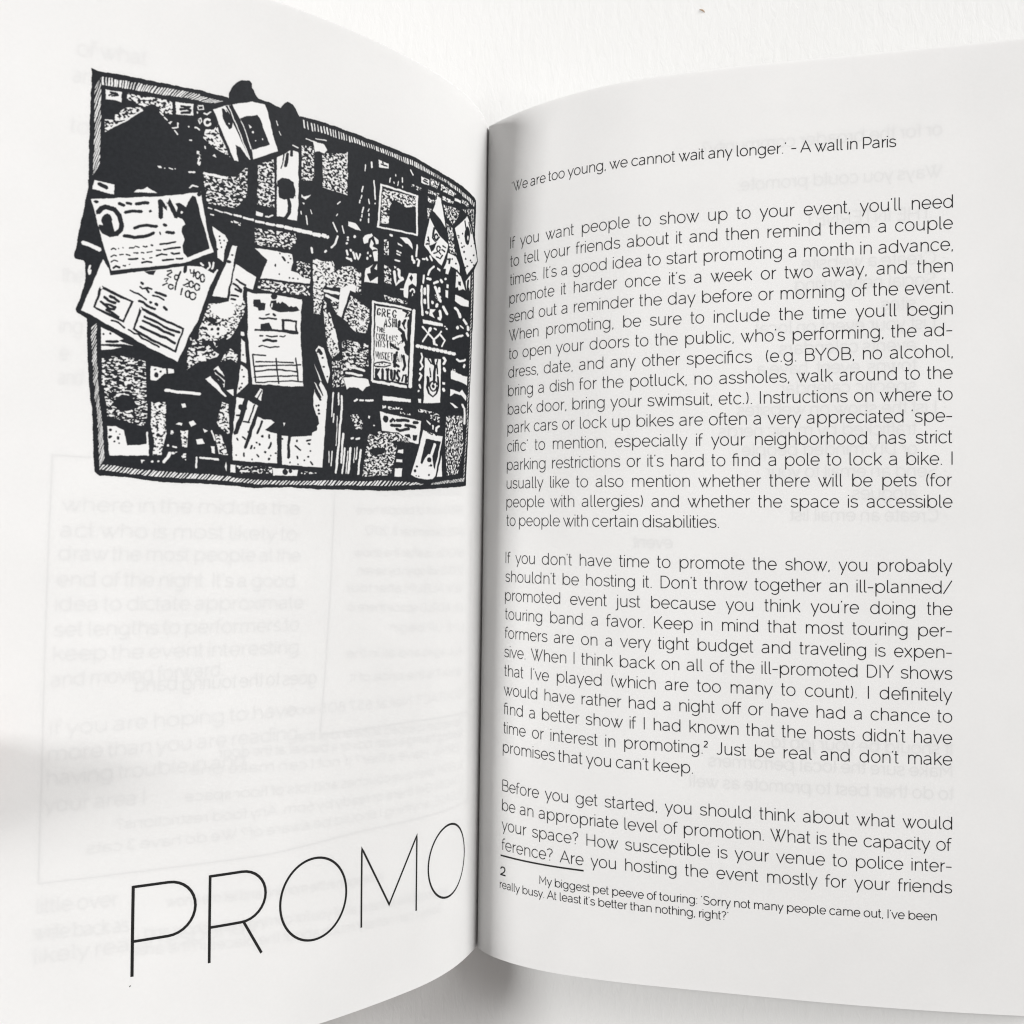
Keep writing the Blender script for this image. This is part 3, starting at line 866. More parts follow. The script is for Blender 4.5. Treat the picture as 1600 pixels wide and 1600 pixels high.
11759,756 1737,755 1704,757 1671,755 1667,750 1671,745 1703,746 1736,745 1758,746 1762,752
S0.35;1.00;1.00;1795,666 1779,663 1773,726 1789,726
S0.38;1.00;1.00;1360,545 1301,540 1287,680 1346,693
S0.46;1.00;1.00;1260,557 1139,525 1121,703 1246,698
11311,515 1256,518 1239,537 1249,554 1273,550 1293,560
11341,748 1329,758 1296,740 1320,769 1339,762
11335,786 1322,784 1324,792
11105,815 1069,814 1035,839 1066,842 1103,833
11344,676 1325,678 1294,682 1328,686
11344,515 1311,520 1309,519 1309,516 1342,511 1345,513
11401,558 1374,564 1372,562 1373,559 1399,554 1401,556
11297,503 1247,502 1245,500 1246,498 1296,499 1299,501
11142,520 1139,574 1136,575 1134,573 1137,519 1140,518
11131,610 1132,624 1129,626 1127,624 1126,609 1128,608
11316,837 1304,872 1301,873 1299,870 1311,835 1314,835
11340,822 1337,835 1334,836 1332,833 1335,820 1338,819
11296,806 1289,822 1286,822 1285,819 1292,804 1295,803
11185,837 1159,874 1156,874 1154,871 1180,834 1183,834
11136,840 1125,873 1122,874 1120,871 1131,838 1134,838
11166,754 1153,742 1153,739 1157,739 1170,751 1170,754
11165,805 1160,794 1161,791 1165,793 1170,804 1168,807
11044,549 1043,577 1040,578 1038,576 1038,547 1041,546
11013,530 1006,553 1003,554 1000,551 1007,528 1011,527
11046,645 1050,671 1047,673 1043,670 1039,644 1042,642
11050,685 1053,700 1050,702 1047,700 1044,685 1047,682
11057,708 1058,723 1054,724 1051,722 1050,707 1053,705
11037,735 1041,761 1038,763 1034,761 1030,735 1033,733
11040,768 1042,779 1038,781 1035,779 1034,768 1037,766
11045,791 1045,798 1042,800 1038,797 1038,790 1041,788
11010,696 1005,714 1001,715 998,712 1004,693 1008,692
11006,735 1010,746 1007,749 1003,746 1000,735 1002,732
11005,756 1004,767 1001,769 998,766 998,755 1001,754
11005,779 1001,796 997,797 994,793 998,776 1002,775
1990,606 983,640 976,685 972,686 969,683 976,638 983,604 987,603
1974,703 974,706 970,707 967,704 967,701 971,699
11730,884 1715,887 1713,885 1714,883 1729,880 1731,882
11705,888 1671,893 1668,891 1670,888 1704,883 1707,885
11664,892 1634,895 1632,892 1633,889 1663,887 1666,889
11626,896 1593,899 1589,896 1591,892 1625,889 1628,892
11584,901 1543,903 1539,899 1542,895 1583,893 1587,897
11534,907 1495,907 1490,902 1494,897 1533,897 1537,902
11487,907 1450,906 1445,901 1449,895 1486,896 1491,902
11441,908 1412,907 1406,901 1411,894 1440,895 1446,902
11404,909 1372,909 1365,902 1370,895 1402,895 1409,902
11364,909 1331,910 1323,902 1329,894 1362,894 1369,902
11325,911 1282,910 1274,902 1280,894 1323,894 1331,903
11274,912 1241,913 1232,904 1238,896 1271,895 1279,904
11231,910 1213,911 1205,903 1210,895 1228,894 1236,902
11207,909 1202,911 1193,906 1195,898 1199,896 1209,900
11534,859 1503,863 1503,876 1533,877
11492,877 1477,877 1459,867 1458,863 1462,862 1478,872 1491,871 1494,874
11720,911 1708,912 1705,910 1707,907 1719,906 1721,908
11634,924 1627,926 1624,924 1625,921 1632,919 1635,921
S0.60;1.00;1.00;1624,913 1593,921 1595,934 1616,928
S0.38;1.00;1.00;1531,929 1355,920 1345,952 1374,991 1526,998
11709,954 1654,981 1640,1001 1650,1039 1652,1091 1676,1076 1685,1012 1700,982
01671,987 1672,991 1676,992 1679,990 1679,986 1677,984 1673,984
01668,1003 1669,1006 1673,1007 1676,1006 1676,1002 1674,999 1669,1000
01651,1003 1652,1007 1655,1008 1657,1006 1658,1002 1655,1000 1653,1000
01665,1015 1665,1019 1668,1020 1671,1018 1671,1014 1669,1011 1666,1012
01660,1031 1661,1034 1664,1036 1667,1034 1667,1030 1664,1027 1662,1027
01675,1043 1676,1046 1679,1048 1682,1046 1682,1042 1680,1039 1676,1040
01638,1011 1639,1014 1643,1015 1646,1014 1646,1010 1643,1008 1640,1008
12111,1148 2174,1350 2004,1426 1920,1468 1805,1513 1766,1409 1734,1334 1728,1307 1699,1203 1672,1124 1695,1121 1784,1125 1781,1124 2080,1189
01957,1172 1912,1162 1920,1182 1938,1182
01870,1163 1854,1157 1853,1158 1873,1176 1856,1185 1853,1182 1854,1178 1866,1177 1848,1162 1854,1150 1872,1156 1873,1161
01820,1151 1833,1194 1830,1198 1826,1196 1814,1153 1816,1149
01879,1194 1867,1189 1876,1201 1867,1204 1885,1214 1886,1218 1882,1220 1861,1208 1869,1201 1861,1185 1880,1187 1882,1192
01834,1198 1836,1229 1833,1232 1829,1229 1827,1199 1830,1196
01809,1219 1812,1245 1809,1248 1805,1245 1802,1219 1805,1216
01795,1183 1781,1188 1807,1206 1785,1212 1782,1208 1784,1205 1800,1209 1775,1191 1791,1177 1795,1179
01807,1130 1808,1153 1802,1158 1794,1153 1793,1130 1799,1124
01827,1176 1827,1180 1828,1182 1830,1184 1833,1184 1835,1183 1837,1181 1838,1179 1837,1176 1836,1173 1834,1172 1831,1172 1829,1173 1827,1174 1827,1178 1823,1179 1820,1176 1822,1171 1825,1167 1830,1165 1836,1166 1840,1169 1843,1174 1844,1180 1842,1185 1839,1189 1834,1191 1828,1190 1824,1187 1821,1182 1820,1177 1823,1174
01845,1217 1845,1220 1847,1223 1849,1224 1852,1224 1854,1224 1856,1222 1857,1220 1856,1217 1855,1215 1853,1214 1850,1213 1847,1214 1845,1216 1845,1219 1841,1220 1839,1216 1840,1212 1844,1208 1849,1207 1854,1207 1859,1210 1862,1215 1863,1221 1861,1226 1858,1229 1853,1231 1847,1230 1842,1227 1839,1223 1838,1218 1841,1215
01744,1157 1744,1162 1746,1166 1748,1168 1750,1168 1753,1167 1755,1164 1756,1159 1756,1154 1754,1150 1752,1148 1750,1148 1747,1149 1745,1153 1744,1158 1740,1159 1737,1156 1739,1150 1743,1144 1748,1141 1754,1142 1759,1147 1762,1153 1763,1160 1761,1167 1757,1172 1752,1175 1746,1174 1741,1170 1738,1163 1737,1157 1740,1154
01724,1166 1724,1172 1726,1176 1728,1178 1730,1178 1732,1177 1734,1173 1735,1168 1735,1163 1733,1159 1731,1157 1730,1157 1727,1158 1725,1162 1724,1167 1720,1169 1717,1165 1719,1159 1722,1153 1728,1150 1734,1151 1739,1156 1741,1162 1742,1169 1740,1176 1737,1182 1731,1185 1725,1184 1720,1179 1718,1173 1717,1166 1721,1163
01767,1196 1768,1202 1769,1205 1771,1207 1773,1207 1775,1206 1777,1203 1778,1198 1777,1193 1776,1189 1774,1188 1772,1187 1770,1189 1768,1192 1767,1197 1763,1199 1761,1195 1762,1189 1766,1184 1771,1181 1777,1182 1781,1186 1784,1192 1784,1199 1783,1206 1779,1211 1774,1214 1768,1213 1764,1209 1761,1203 1761,1196 1764,1194
01742,1203 1743,1209 1745,1213 1747,1215 1750,1216 1752,1214 1755,1211 1756,1206 1755,1201 1754,1197 1751,1194 1749,1194 1746,1196 1743,1199 1742,1204 1738,1206 1736,1202 1737,1196 1741,1190 1747,1187 1754,1188 1759,1193 1762,1199 1762,1207 1761,1214 1757,1219 1751,1222 1745,1221 1739,1217 1736,1210 1736,1203 1739,1201
01777,1238 1777,1244 1779,1248 1781,1250 1782,1250 1784,1249 1786,1245 1787,1240 1787,1235 1785,1231 1783,1229 1782,1229 1780,1230 1778,1234 1777,1239 1773,1241 1771,1237 1772,1231 1775,1225 1780,1222 1786,1223 1791,1227 1793,1234 1793,1241 1792,1248 1789,1253 1784,1256 1778,1256 1773,1251 1771,1245 1771,1238 1774,1236
01753,1242 1754,1248 1756,1252 1760,1255 1764,1255 1768,1254 1771,1250 1772,1245 1771,1240 1769,1236 1765,1233 1762,1232 1758,1234 1755,1238 1753,1243 1749,1245 1747,1241 1749,1234 1754,1229 1760,1226 1768,1227 1774,1231 1778,1238 1778,1246 1776,1253 1772,1259 1765,1262 1758,1261 1752,1256 1748,1250 1747,1242 1750,1239
01783,1141 1779,1157 1757,1153 1755,1149 1758,1146 1776,1151 1777,1139 1781,1137
01768,1138 1770,1167 1767,1170 1764,1167 1762,1138 1765,1135
01766,1112 1698,1092 1668,1094 1673,1117 1687,1142
11744,1110 1734,1119 1729,1119 1728,1114 1739,1104 1744,1105
11713,1102 1709,1116 1717,1128 1716,1133 1711,1132 1702,1116 1706,1099 1711,1097
11694,1097 1699,1124 1695,1127 1691,1124 1687,1098 1690,1094
02006,1255 1990,1263 1975,1266 1960,1273 1941,1285 1937,1283 1938,1278 1957,1266 1973,1259 1988,1256 2003,1249 2007,1251
01971,1238 1958,1246 1940,1239 1922,1243 1919,1240 1920,1236 1940,1231 1957,1239 1966,1232 1971,1233
01945,1242 1934,1254 1929,1254 1928,1249 1940,1236 1945,1237
01917,1265 1896,1268 1874,1278 1870,1276 1871,1271 1894,1261 1916,1257 1920,1261
02066,1382 2050,1383 2039,1386 2014,1405 2010,1404 2010,1399 2035,1379 2048,1376 2065,1374 2068,1378
02001,1410 1976,1423 1962,1423 1946,1439 1914,1451 1879,1467 1875,1464 1876,1460 1911,1444 1942,1432 1958,1416 1974,1416 1998,1403 2002,1405
01969,1221 1961,1228 1954,1226 1954,1220 1962,1213 1968,1214
01910,1252 1888,1258 1868,1263 1862,1259 1865,1252 1885,1247 1907,1242 1913,1246
01971,1295 1951,1300 1937,1311 1905,1320 1900,1316 1902,1310 1933,1301 1947,1290 1968,1285 1973,1289
01929,1293 1923,1296 1917,1292 1918,1286 1925,1283 1931,1286
01909,1298 1900,1303 1894,1300 1895,1293 1904,1288 1910,1291
01876,1306 1863,1317 1856,1315 1856,1308 1869,1297 1876,1299
02110,1258 2052,1282 1998,1299 2022,1373 2072,1350 2123,1332 2102,1254 2106,1248 2113,1252 2133,1336 2076,1361 2017,1382 1987,1295 2048,1271 2105,1247 2111,1251
01960,1322 1885,1354 1796,1383 1818,1467 1911,1430 1974,1399 1953,1318 1957,1312 1963,1316 1984,1404 1916,1441 1813,1478 1786,1377 1881,1343 1956,1311 1962,1315
02099,1295 2080,1307 2052,1315 2047,1310 2049,1304 2076,1297 2093,1285 2099,1288
02078,1290 2060,1295 2043,1308 2036,1306 2037,1299 2056,1285 2074,1279 2080,1283
02109,1313 2091,1325 2079,1337 2073,1336 2072,1329 2085,1316 2104,1304 2110,1306
02089,1322 2072,1323 2052,1332 2046,1328 2048,1321 2069,1313 2088,1312 2092,1317
02079,1338 2055,1339 2051,1333 2055,1328 2078,1327 2083,1333
02086,1343 2065,1353 2041,1369 2035,1366 2035,1359 2060,1343 2082,1333 2088,1337
01946,1352 1896,1371 1848,1394 1806,1401 1801,1396 1804,1390 1844,1384 1892,1361 1942,1342 1948,1345
01950,1371 1901,1388 1863,1406 1824,1417 1819,1413 1821,1407 1859,1396 1897,1378 1947,1361 1952,1365
01958,1394 1917,1409 1855,1430 1820,1447 1814,1444 1815,1437 1851,1420 1914,1399 1954,1384 1960,1388
02176,924 2169,925 2073,901 1926,870 1784,827 1757,823 1746,861 1717,972 1682,1063 1800,1127 1873,1150 1963,1173 2079,1204 2101,1145 2123,1075
12169,925 2072,905 1926,873 1835,849 1783,831 1766,825 1755,863 1727,974 1695,1057 1801,1113 1874,1136 1964,1157 2077,1185 2117,1080 2147,989
01795,846 1795,846 1782,849 1769,881 1752,936 1729,987 1711,1045 1796,1093 1796,1094 1813,1078 1819,1050 1813,1026 1826,997 1825,974 1816,965 1827,946 1846,940 1854,925 1849,905 1860,891 1845,885 1825,892 1816,896 1811,873
01761,833 1763,839 1766,843 1771,846 1776,845 1779,842 1781,837 1780,832 1778,827 1773,826 1767,825 1764,829
11827,917 1828,920 1830,922 1832,923 1835,923 1837,921 1837,919 1837,917 1835,914 1833,913 1830,914 1829,915
01927,889 1920,956 1911,961 1902,952 1909,886 1919,880
01925,896 1890,925 1892,889 1861,946 1849,947 1844,935 1882,872 1893,907 1912,882 1923,884
02141,931 2142,935 2145,938 2149,940 2154,939 2157,937 2160,934 2159,931 2155,927 2151,926 2146,927 2143,928
02135,978 2126,963 2115,957 2090,959 2072,976 2062,1005 2063,1021 2072,1033 2090,1038 2112,1031 2121,1017 2133,1017 2136,1029 2122,1048 2091,1058 2063,1050 2046,1027 2044,999 2057,964 2082,941 2116,938 2138,949 2150,968 2147,980
02087,992 2088,1004 2095,1013 2106,1019 2116,1018 2123,1010 2128,999 2125,986 2119,977 2109,971 2099,973 2092,981
02122,1013 2088,1001 2073,1045 2108,1048
02073,931 2052,938 2045,933 2047,926 2069,919 2075,923
02043,925 2023,925 2018,919 2022,913 2041,912 2047,918
02003,923 1982,915 1961,912 1956,904 1961,899 1984,903 2007,911 2010,919
02043,963 2015,953 1983,950 1978,943 1983,937 2017,940 2046,951 2049,959
01953,941 1951,941 1945,935 1949,928 1951,928 1957,934
02005,1018 1986,1007 1958,998 1923,998 1917,992 1922,985 1959,985 1990,995 2010,1006 2012,1014
01900,987 1890,988 1884,982 1888,975 1897,974 1904,980
02043,1052 2002,1052 1962,1042 1929,1023 1928,1014 1935,1011 1966,1030 2003,1039 2042,1039 2047,1045
01884,1014 1855,1011 1850,1004 1855,998 1884,1001 1889,1008
02082,1108 2075,1102 2067,1106 2064,1104 2065,1100 2075,1096 2085,1103 2085,1107
02059,1101 2057,1101 2054,1099 2056,1095 2058,1095 2061,1098
02042,1094 2040,1095 2037,1092 2039,1089 2041,1089 2043,1091
02020,1092 2001,1090 1995,1081 1982,1084 1979,1082 1981,1078 1996,1076 2003,1084 2020,1086 2022,1089
01968,1077 1959,1079 1951,1076 1950,1072 1953,1070 1959,1073 1966,1071 1969,1074
02081,1136 2069,1127 2062,1129 2059,1126 2061,1123 2071,1121 2084,1131 2084,1135
02051,1123 2037,1120 2035,1117 2037,1115 2052,1117 2054,1120
02029,1118 2014,1120 2011,1118 2013,1114 2028,1112 2030,1114
02000,1110 1984,1108 1982,1105 1984,1102 2001,1105 2003,1108
01974,1104 1963,1103 1961,1100 1964,1097 1974,1098 1976,1102
01951,1099 1932,1094 1930,1091 1933,1088 1952,1093 1954,1097
01920,1086 1900,1084 1897,1081 1900,1078 1920,1080 1922,1083
02079,1157 2070,1148 2057,1151 2054,1149 2056,1145 2070,1143 2083,1152 2083,1156
01968,1126 1961,1127 1958,1124 1960,1121 1968,1120 1970,1123
01941,1120 1930,1117 1929,1114 1931,1112 1942,1115 1943,1118
02035,1164 2026,1163 2024,1159 2026,1157 2035,1158 2037,1161
02015,1156 2013,1156 2010,1153 2012,1150 2014,1150 2017,1153
01911,1012 1907,1020 1904,1021 1902,1018 1906,1009 1909,1008
01939,1070 1934,1071 1930,1068 1932,1063 1936,1062 1941,1065
01907,1062 1880,1055 1844,1043 1841,1038 1845,1036 1881,1048 1908,1054 1911,1059
01887,1080 1857,1070 1827,1063 1824,1058 1828,1055 1859,1062 1889,1073 1891,1077
02019,1137 1982,1130 1980,1126 1983,1122 2020,1129 2022,1134
01915,1109 1895,1099 1874,1099 1871,1095 1874,1091 1896,1091 1918,1102 1919,1107
01861,1089 1850,1091 1826,1084 1824,1079 1828,1076 1850,1083 1858,1081 1863,1084
02068,1178 2061,1170 2047,1174 2043,1171 2045,1166 2062,1162 2073,1172 2073,1177
01967,1143 1950,1137 1931,1137 1928,1133 1931,1129 1951,1129 1969,1136 1971,1140
01891,1125 1848,1114 1845,1109 1849,1106 1893,1117 1895,1122
01839,1110 1813,1104 1810,1099 1814,1096 1840,1102 1842,1106
12191,1101 2161,1108 2126,1119 2118,1113 2121,1104 2157,1094 2187,1086 2194,1092
12158,1177 2161,1193 2158,1212 2155,1214 2152,1210 2154,1193 2151,1178 2154,1174
12154,1195 2156,1207 2153,1211 2149,1208 2147,1196 2150,1192
12100,1408 2064,1420 2015,1446 2032,1454 2020,1459 1972,1467 2002,1465 2095,1473
12095,1481 2019,1478 2059,1490 2092,1496
02085,1433 2086,1437 2090,1438 2093,1436 2093,1432 2091,1429 2087,1430
02058,1429 2060,1433 2064,1434 2067,1432 2067,1428 2065,1425 2060,1425
02077,1466 2055,1467 2034,1463 2031,1457 2036,1452 2055,1456 2077,1455 2081,1460
S0.33;2.00;0.80;2089,1522 1999,1510 1926,1525 1917,1629 1909,1689 1907,1766 1921,1783 2054,1751 2073,1639 2081,1634
01953,1693 1956,1709 1970,1723 1991,1726 2009,1727 2024,1716 2034,1699 2028,1682 2014,1667 1995,1664 1976,1666 1963,1678
12078,1602 2080,1618 2075,1631 2071,1632 2069,1629 2074,1618 2072,1603 2075,1600
12003,1612 1989,1607 1983,1618 1994,1630
11906,1541 1860,1544 1817,1545 1813,1559 1850,1566 1861,1577 1878,1597 1903,1596
01873,1573 1873,1579 1876,1583 1881,1584 1885,1583 1888,1580 1891,1575 1889,1569 1886,1565 1882,1563 1878,1563 1874,1568
01882,1553 1884,1556 1888,1557 1892,1556 1892,1552 1889,1550 1884,1550
01860,1559 1862,1563 1866,1564 1870,1562 1870,1557 1867,1554 1862,1555
01847,1545 1843,1567 1839,1570 1836,1566 1839,1544 1844,1541
11843,1637 1773,1641 1707,1641 1702,1635 1706,1629 1773,1629 1842,1625 1847,1631
12052,1788 2023,1789 1989,1803 1977,1853 1971,1865 1899,1856 1893,1857 1892,1896 2037,1905
02033,1803 2036,1808 2041,1809 2045,1806 2046,1801 2041,1797 2036,1798
02031,1831 2034,1836 2039,1838 2044,1835 2045,1829 2040,1825 2034,1826
02002,1835 2004,1842 2009,1843 2013,1840 2014,1832 2010,1828 2005,1829
02015,1809 2016,1813 2019,1814 2021,1812 2022,1808 2020,1805 2017,1806
01999,1819 2001,1822 2004,1823 2007,1821 2006,1818 2004,1817 2001,1817
02018,1849 2019,1852 2023,1853 2026,1851 2026,1848 2023,1846 2020,1846
02001,1854 2002,1857 2005,1858 2007,1856 2007,1853 2005,1851 2002,1851
S0.42;1.40;0.90;2039,1866 1995,1867 1970,1878 1899,1858 1892,1896 2037,1905
11905,1804 1897,1896 1893,1899 1890,1896 1899,1803 1902,1801
11970,1869 1898,1862 1896,1858 1899,1854 1971,1861 1974,1865
S0.66;1.00;1.00;1894,1685 1839,1679 1830,1805 1842,1893 1877,1895 1873,1831 1887,1796
11778,1684 1763,1679 1758,1694 1772,1698
11744,1751 1728,1745 1715,1759 1733,1770
11685,1775 1668,1782 1677,1790
11711,1822 1686,1816 1676,1836 1703,1840
11796,1766 1781,1757 1769,1759 1771,1769
11920,1916 1905,1916 1913,1921 1916,1932
S0.70;1.00;1.00;1775,1789 1745,1787 1744,1855 1763,1856
S0.55;1.00;1.00;1817,1792 1795,1790 1812,1819
11826,1925 1811,1904 1804,1884 1808,1877 1816,1879 1822,1898 1836,1918 1834,1926
S0.60;1.00;1.00;1805,1878 1780,1877 1783,1887 1802,1888
S0.60;1.00;1.00;1770,1892 1746,1875 1745,1910
11870,1920 1872,1924 1876,1925 1880,1923 1880,1919 1877,1916 1873,1916
11847,1919 1849,1922 1853,1923 1857,1921 1857,1918 1854,1916 1849,1916
11815,1853 1816,1857 1820,1858 1823,1856 1823,1851 1820,1849 1817,1849
11708,1894 1706,1938 1702,1941 1699,1937 1701,1893 1705,1891
11691,1898 1652,1903 1649,1899 1651,1895 1690,1891 1693,1894
11801,1859 1785,1861 1782,1858 1784,1854 1800,1852 1803,1855
11620,1017 1600,1017 1605,1054 1610,1114 1626,1232 1686,1233 1663,1155 1639,1093 1631,1062
01611,1054 1613,1058 1618,1059 1622,1057 1622,1054 1619,1051 1613,1051
01635,1091 1621,1091 1616,1085 1621,1079 1634,1079 1639,1085
11599,1090 1511,1130 1521,1182 1557,1179 1558,1229 1566,1256 1616,1250 1608,1150
01597,1155 1579,1166 1554,1176 1549,1173 1550,1167 1574,1158 1592,1148 1597,1150
01608,1177 1588,1184 1570,1197 1565,1196 1564,1190 1583,1176 1604,1169 1609,1172
01611,1224 1593,1223 1580,1226 1575,1223 1577,1217 1592,1214 1610,1215 1614,1220
01608,1240 1591,1241 1587,1237 1590,1232 1607,1231 1611,1236
01596,1195 1569,1205 1564,1201 1565,1196 1593,1187 1598,1190
01562,1180 1556,1288 1548,1293 1541,1286 1548,1178 1555,1173
11526,1011 1445,1009 1362,1009 1355,1042 1363,1078 1330,1082 1302,1101 1270,1098 1271,1118 1363,1125 1449,1127 1494,1133 1469,1052
01411,1015 1412,1018 1416,1020 1420,1018 1420,1014 1417,1011 1413,1012
01408,1102 1409,1105 1412,1107 1415,1105 1416,1102 1413,1099 1409,1099
01372,1018 1373,1021 1376,1022 1379,1021 1379,1018 1377,1015 1374,1016
01363,1028 1364,1031 1368,1032 1372,1031 1372,1028 1369,1026 1365,1026
01370,1046 1372,1050 1376,1052 1379,1050 1380,1046 1376,1044 1372,1044
01360,1109 1362,1113 1365,1114 1368,1112 1368,1109 1366,1106 1362,1106
01343,1108 1344,1111 1349,1112 1352,1111 1352,1108 1349,1106 1345,1106
01324,1107 1325,1110 1328,1112 1331,1110 1331,1106 1329,1103 1326,1104
01437,1065 1436,1073 1432,1076 1428,1072 1429,1063 1433,1061
01408,1030 1394,1046 1387,1046 1386,1040 1400,1024 1406,1024
S0.42;1.00;1.00;1497,1140 1270,1130 1266,1171 1431,1180 1501,1177
S0.30;1.00;1.00;1341,1033 1274,1034 1268,1099 1302,1101 1338,1073
S0.55;1.00;1.00;1697,1267 1636,1253 1551,1234 1549,1281 1576,1350 1599,1393 1655,1442 1673,1415 1728,1418 1725,1369
11690,1270 1613,1246 1592,1260 1596,1307 1618,1316 1658,1311 1682,1298
11700,1359 1655,1347 1621,1363 1645,1398 1685,1390
01670,1369 1672,1373 1677,1375 1683,1373 1682,1367 1678,1363 1673,1364
01644,1362 1646,1368 1652,1370 1658,1367 1657,1361 1653,1356 1647,1357
01644,1382 1646,1387 1650,1388 1654,1386 1654,1380 1651,1376 1646,1377
01708,1333 1685,1343 1661,1354 1654,1350 1656,1341 1679,1331 1703,1321 1710,1325
01692,1328 1665,1338 1658,1333 1660,1325 1687,1316 1694,1320
01670,1414 1644,1408 1619,1389 1611,1417 1642,1441
S0.50;1.00;1.00;1770,1455 1688,1436 1640,1467 1646,1477 1725,1508 1764,1542
01692,1453 1695,1457 1700,1462 1707,1463 1714,1462 1720,1460 1722,1456 1721,1452 1715,1448 1708,1446 1701,1447 1696,1449
11726,1483 1695,1476 1691,1500 1722,1500
S0.60;1.00;1.00;1620,1468 1596,1437 1564,1462 1566,1492 1593,1482 1632,1496
S0.30;1.00;1.00;1760,1412 1712,1413 1713,1439 1755,1443
11558,1362 1543,1363 1542,1379 1557,1378
11554,1391 1538,1406 1527,1491 1549,1484
11548,1498 1520,1520 1511,1573 1557,1624 1553,1570
01537,1457 1538,1461 1542,1462 1545,1460 1545,1456 1542,1454 1539,1454
01537,1520 1539,1524 1542,1525 1546,1523 1546,1519 1543,1517 1539,1517
01527,1548 1529,1551 1534,1552 1538,1551 1538,1547 1535,1545 1529,1545
01534,1575 1535,1579 1539,1580 1542,1578 1542,1574 1539,1572 1535,1572
01536,1592 1538,1596 1543,1597 1547,1595 1547,1591 1543,1589 1539,1589
01543,1599 1545,1604 1549,1604 1553,1603 1552,1598 1550,1595 1546,1596
11688,1573 1670,1559 1631,1598 1599,1638 1606,1638
11597,1614 1571,1605 1569,1632
11659,1531 1643,1513 1622,1537 1611,1563 1611,1599 1628,1591
01666,1553 1644,1564 1620,1587 1612,1586 1612,1579 1637,1554 1661,1543 1668,1546
01655,1539 1635,1553 1614,1570 1607,1569 1607,1562 1628,1544 1648,1529 1656,1531
01666,1566 1636,1586 1622,1600 1615,1600 1614,1592 1629,1577 1660,1556 1667,1559
11544,1195 1506,1198 1444,1190 1412,1191 1302,1192 1295,1355 1266,1562 1348,1570 1419,1571 1494,1576 1526,1384
01412,1196 1415,1203 1420,1209 1426,1211 1434,1211 1438,1207 1442,1200 1440,1193 1435,1187 1428,1184 1421,1185 1415,1190
01514,1224 1487,1219 1483,1231 1462,1232 1463,1262 1492,1266 1495,1253 1512,1252
01444,1239 1438,1218 1417,1212 1413,1225 1404,1218 1397,1224 1389,1214 1370,1222 1358,1232 1348,1227 1340,1231 1326,1225 1306,1241 1338,1251 1360,1254 1396,1261 1432,1254
01476,1321 1438,1311 1422,1341 1477,1346
11435,1229 1437,1244 1435,1247 1432,1245 1429,1229 1432,1227
01485,1301 1464,1301 1443,1297 1408,1295 1404,1291 1408,1287 1443,1289 1464,1293 1484,1293 1488,1297
01456,1285 1439,1278 1438,1273 1442,1271 1459,1278 1461,1283
01428,1277 1419,1282 1412,1280 1413,1273 1422,1267 1429,1270
01499,1354 1453,1348 1372,1343 1368,1338 1372,1333 1453,1338 1500,1344 1503,1350
01384,1298 1323,1292 1321,1338 1315,1341 1309,1336 1315,1283 1384,1287 1389,1293
01368,1333 1375,1293 1381,1290 1386,1296 1380,1336 1373,1339
01376,1343 1310,1343 1304,1336 1309,1329 1375,1329 1381,1336
01477,1375 1461,1371 1459,1367 1462,1365 1478,1368 1480,1372
01449,1369 1427,1372 1398,1365 1396,1361 1399,1358 1427,1365 1447,1363 1451,1366
01389,1363 1371,1366 1361,1359 1361,1355 1365,1354 1372,1360 1387,1357 1391,1360
01476,1420 1462,1413 1430,1418 1409,1411 1388,1409 1386,1406 1388,1403 1410,1404 1430,1411 1462,1407 1479,1414 1480,1418
01501,1453 1446,1453 1443,1450 1445,1447 1501,1446 1504,1450
01504,1450 1496,1498 1484,1567 1480,1569 1477,1566 1489,1497 1497,1449 1501,1447
01485,1483 1408,1476 1319,1469 1316,1466 1319,1462 1409,1470 1485,1476 1488,1480
01487,1502 1389,1489 1285,1474 1282,1470 1285,1467 1390,1483 1487,1495 1490,1499
01488,1524 1395,1507 1298,1505 1295,1501 1298,1498 1396,1500 1489,1517 1492,1521
01490,1549 1393,1534 1300,1524 1297,1520 1300,1517 1394,1527 1491,1543 1493,1546
01478,1571 1367,1553 1321,1547 1269,1547 1266,1544 1268,1540 1321,1540 1368,1547 1479,1565 1482,1569
01404,1458 1384,1562 1380,1564 1377,1561 1397,1456 1401,1454
01315,1443 1295,1544 1291,1546 1287,1543 1308,1442 1312,1440
01459,1395 1443,1390 1422,1391 1400,1388 1396,1382 1401,1377 1422,1380 1443,1378 1462,1384 1465,1391
11556,1637 1517,1639 1490,1653 1462,1666 1463,1710 1434,1718 1403,1718 1388,1727 1428,1764 1392,1772 1374,1774 1365,1900 1437,1900 1556,1899 1565,1811 1561,1744
11352,1781 1329,1781 1309,1783 1212,1772 1211,1758 1191,1746 1192,1728 1181,1717 1191,1683 1199,1677 1215,1636 1214,1570 1188,1609 1170,1590 1192,1547 1185,1532 1155,1571 1150,1588 1152,1799 1155,1906 1345,1904
01525,1638 1543,1723 1563,1782 1556,1793 1544,1788 1523,1728 1505,1642 1513,1632
01466,1667 1492,1753 1515,1840 1509,1849 1500,1844 1476,1757 1450,1671 1456,1663
01446,1723 1465,1779 1461,1784 1455,1782 1436,1726 1439,1721
01483,1660 1504,1735 1501,1739 1497,1737 1476,1661 1479,1658
01547,1681 1527,1695 1508,1681 1511,1667 1524,1667 1525,1674 1533,1664 1546,1667
01554,1714 1531,1714 1528,1710 1531,1706 1554,1706 1558,1710
01523,1739 1496,1740 1492,1736 1495,1732 1522,1731 1526,1734
01373,1760 1370,1815 1362,1912 1351,1918 1342,1910 1350,1813 1353,1759 1363,1752
01326,1777 1323,1873 1316,1878 1309,1872 1312,1776 1319,1771
01216,1542 1193,1585 1176,1612 1184,1616 1213,1580
01548,1809 1543,1817 1538,1817 1536,1812 1542,1804 1547,1804
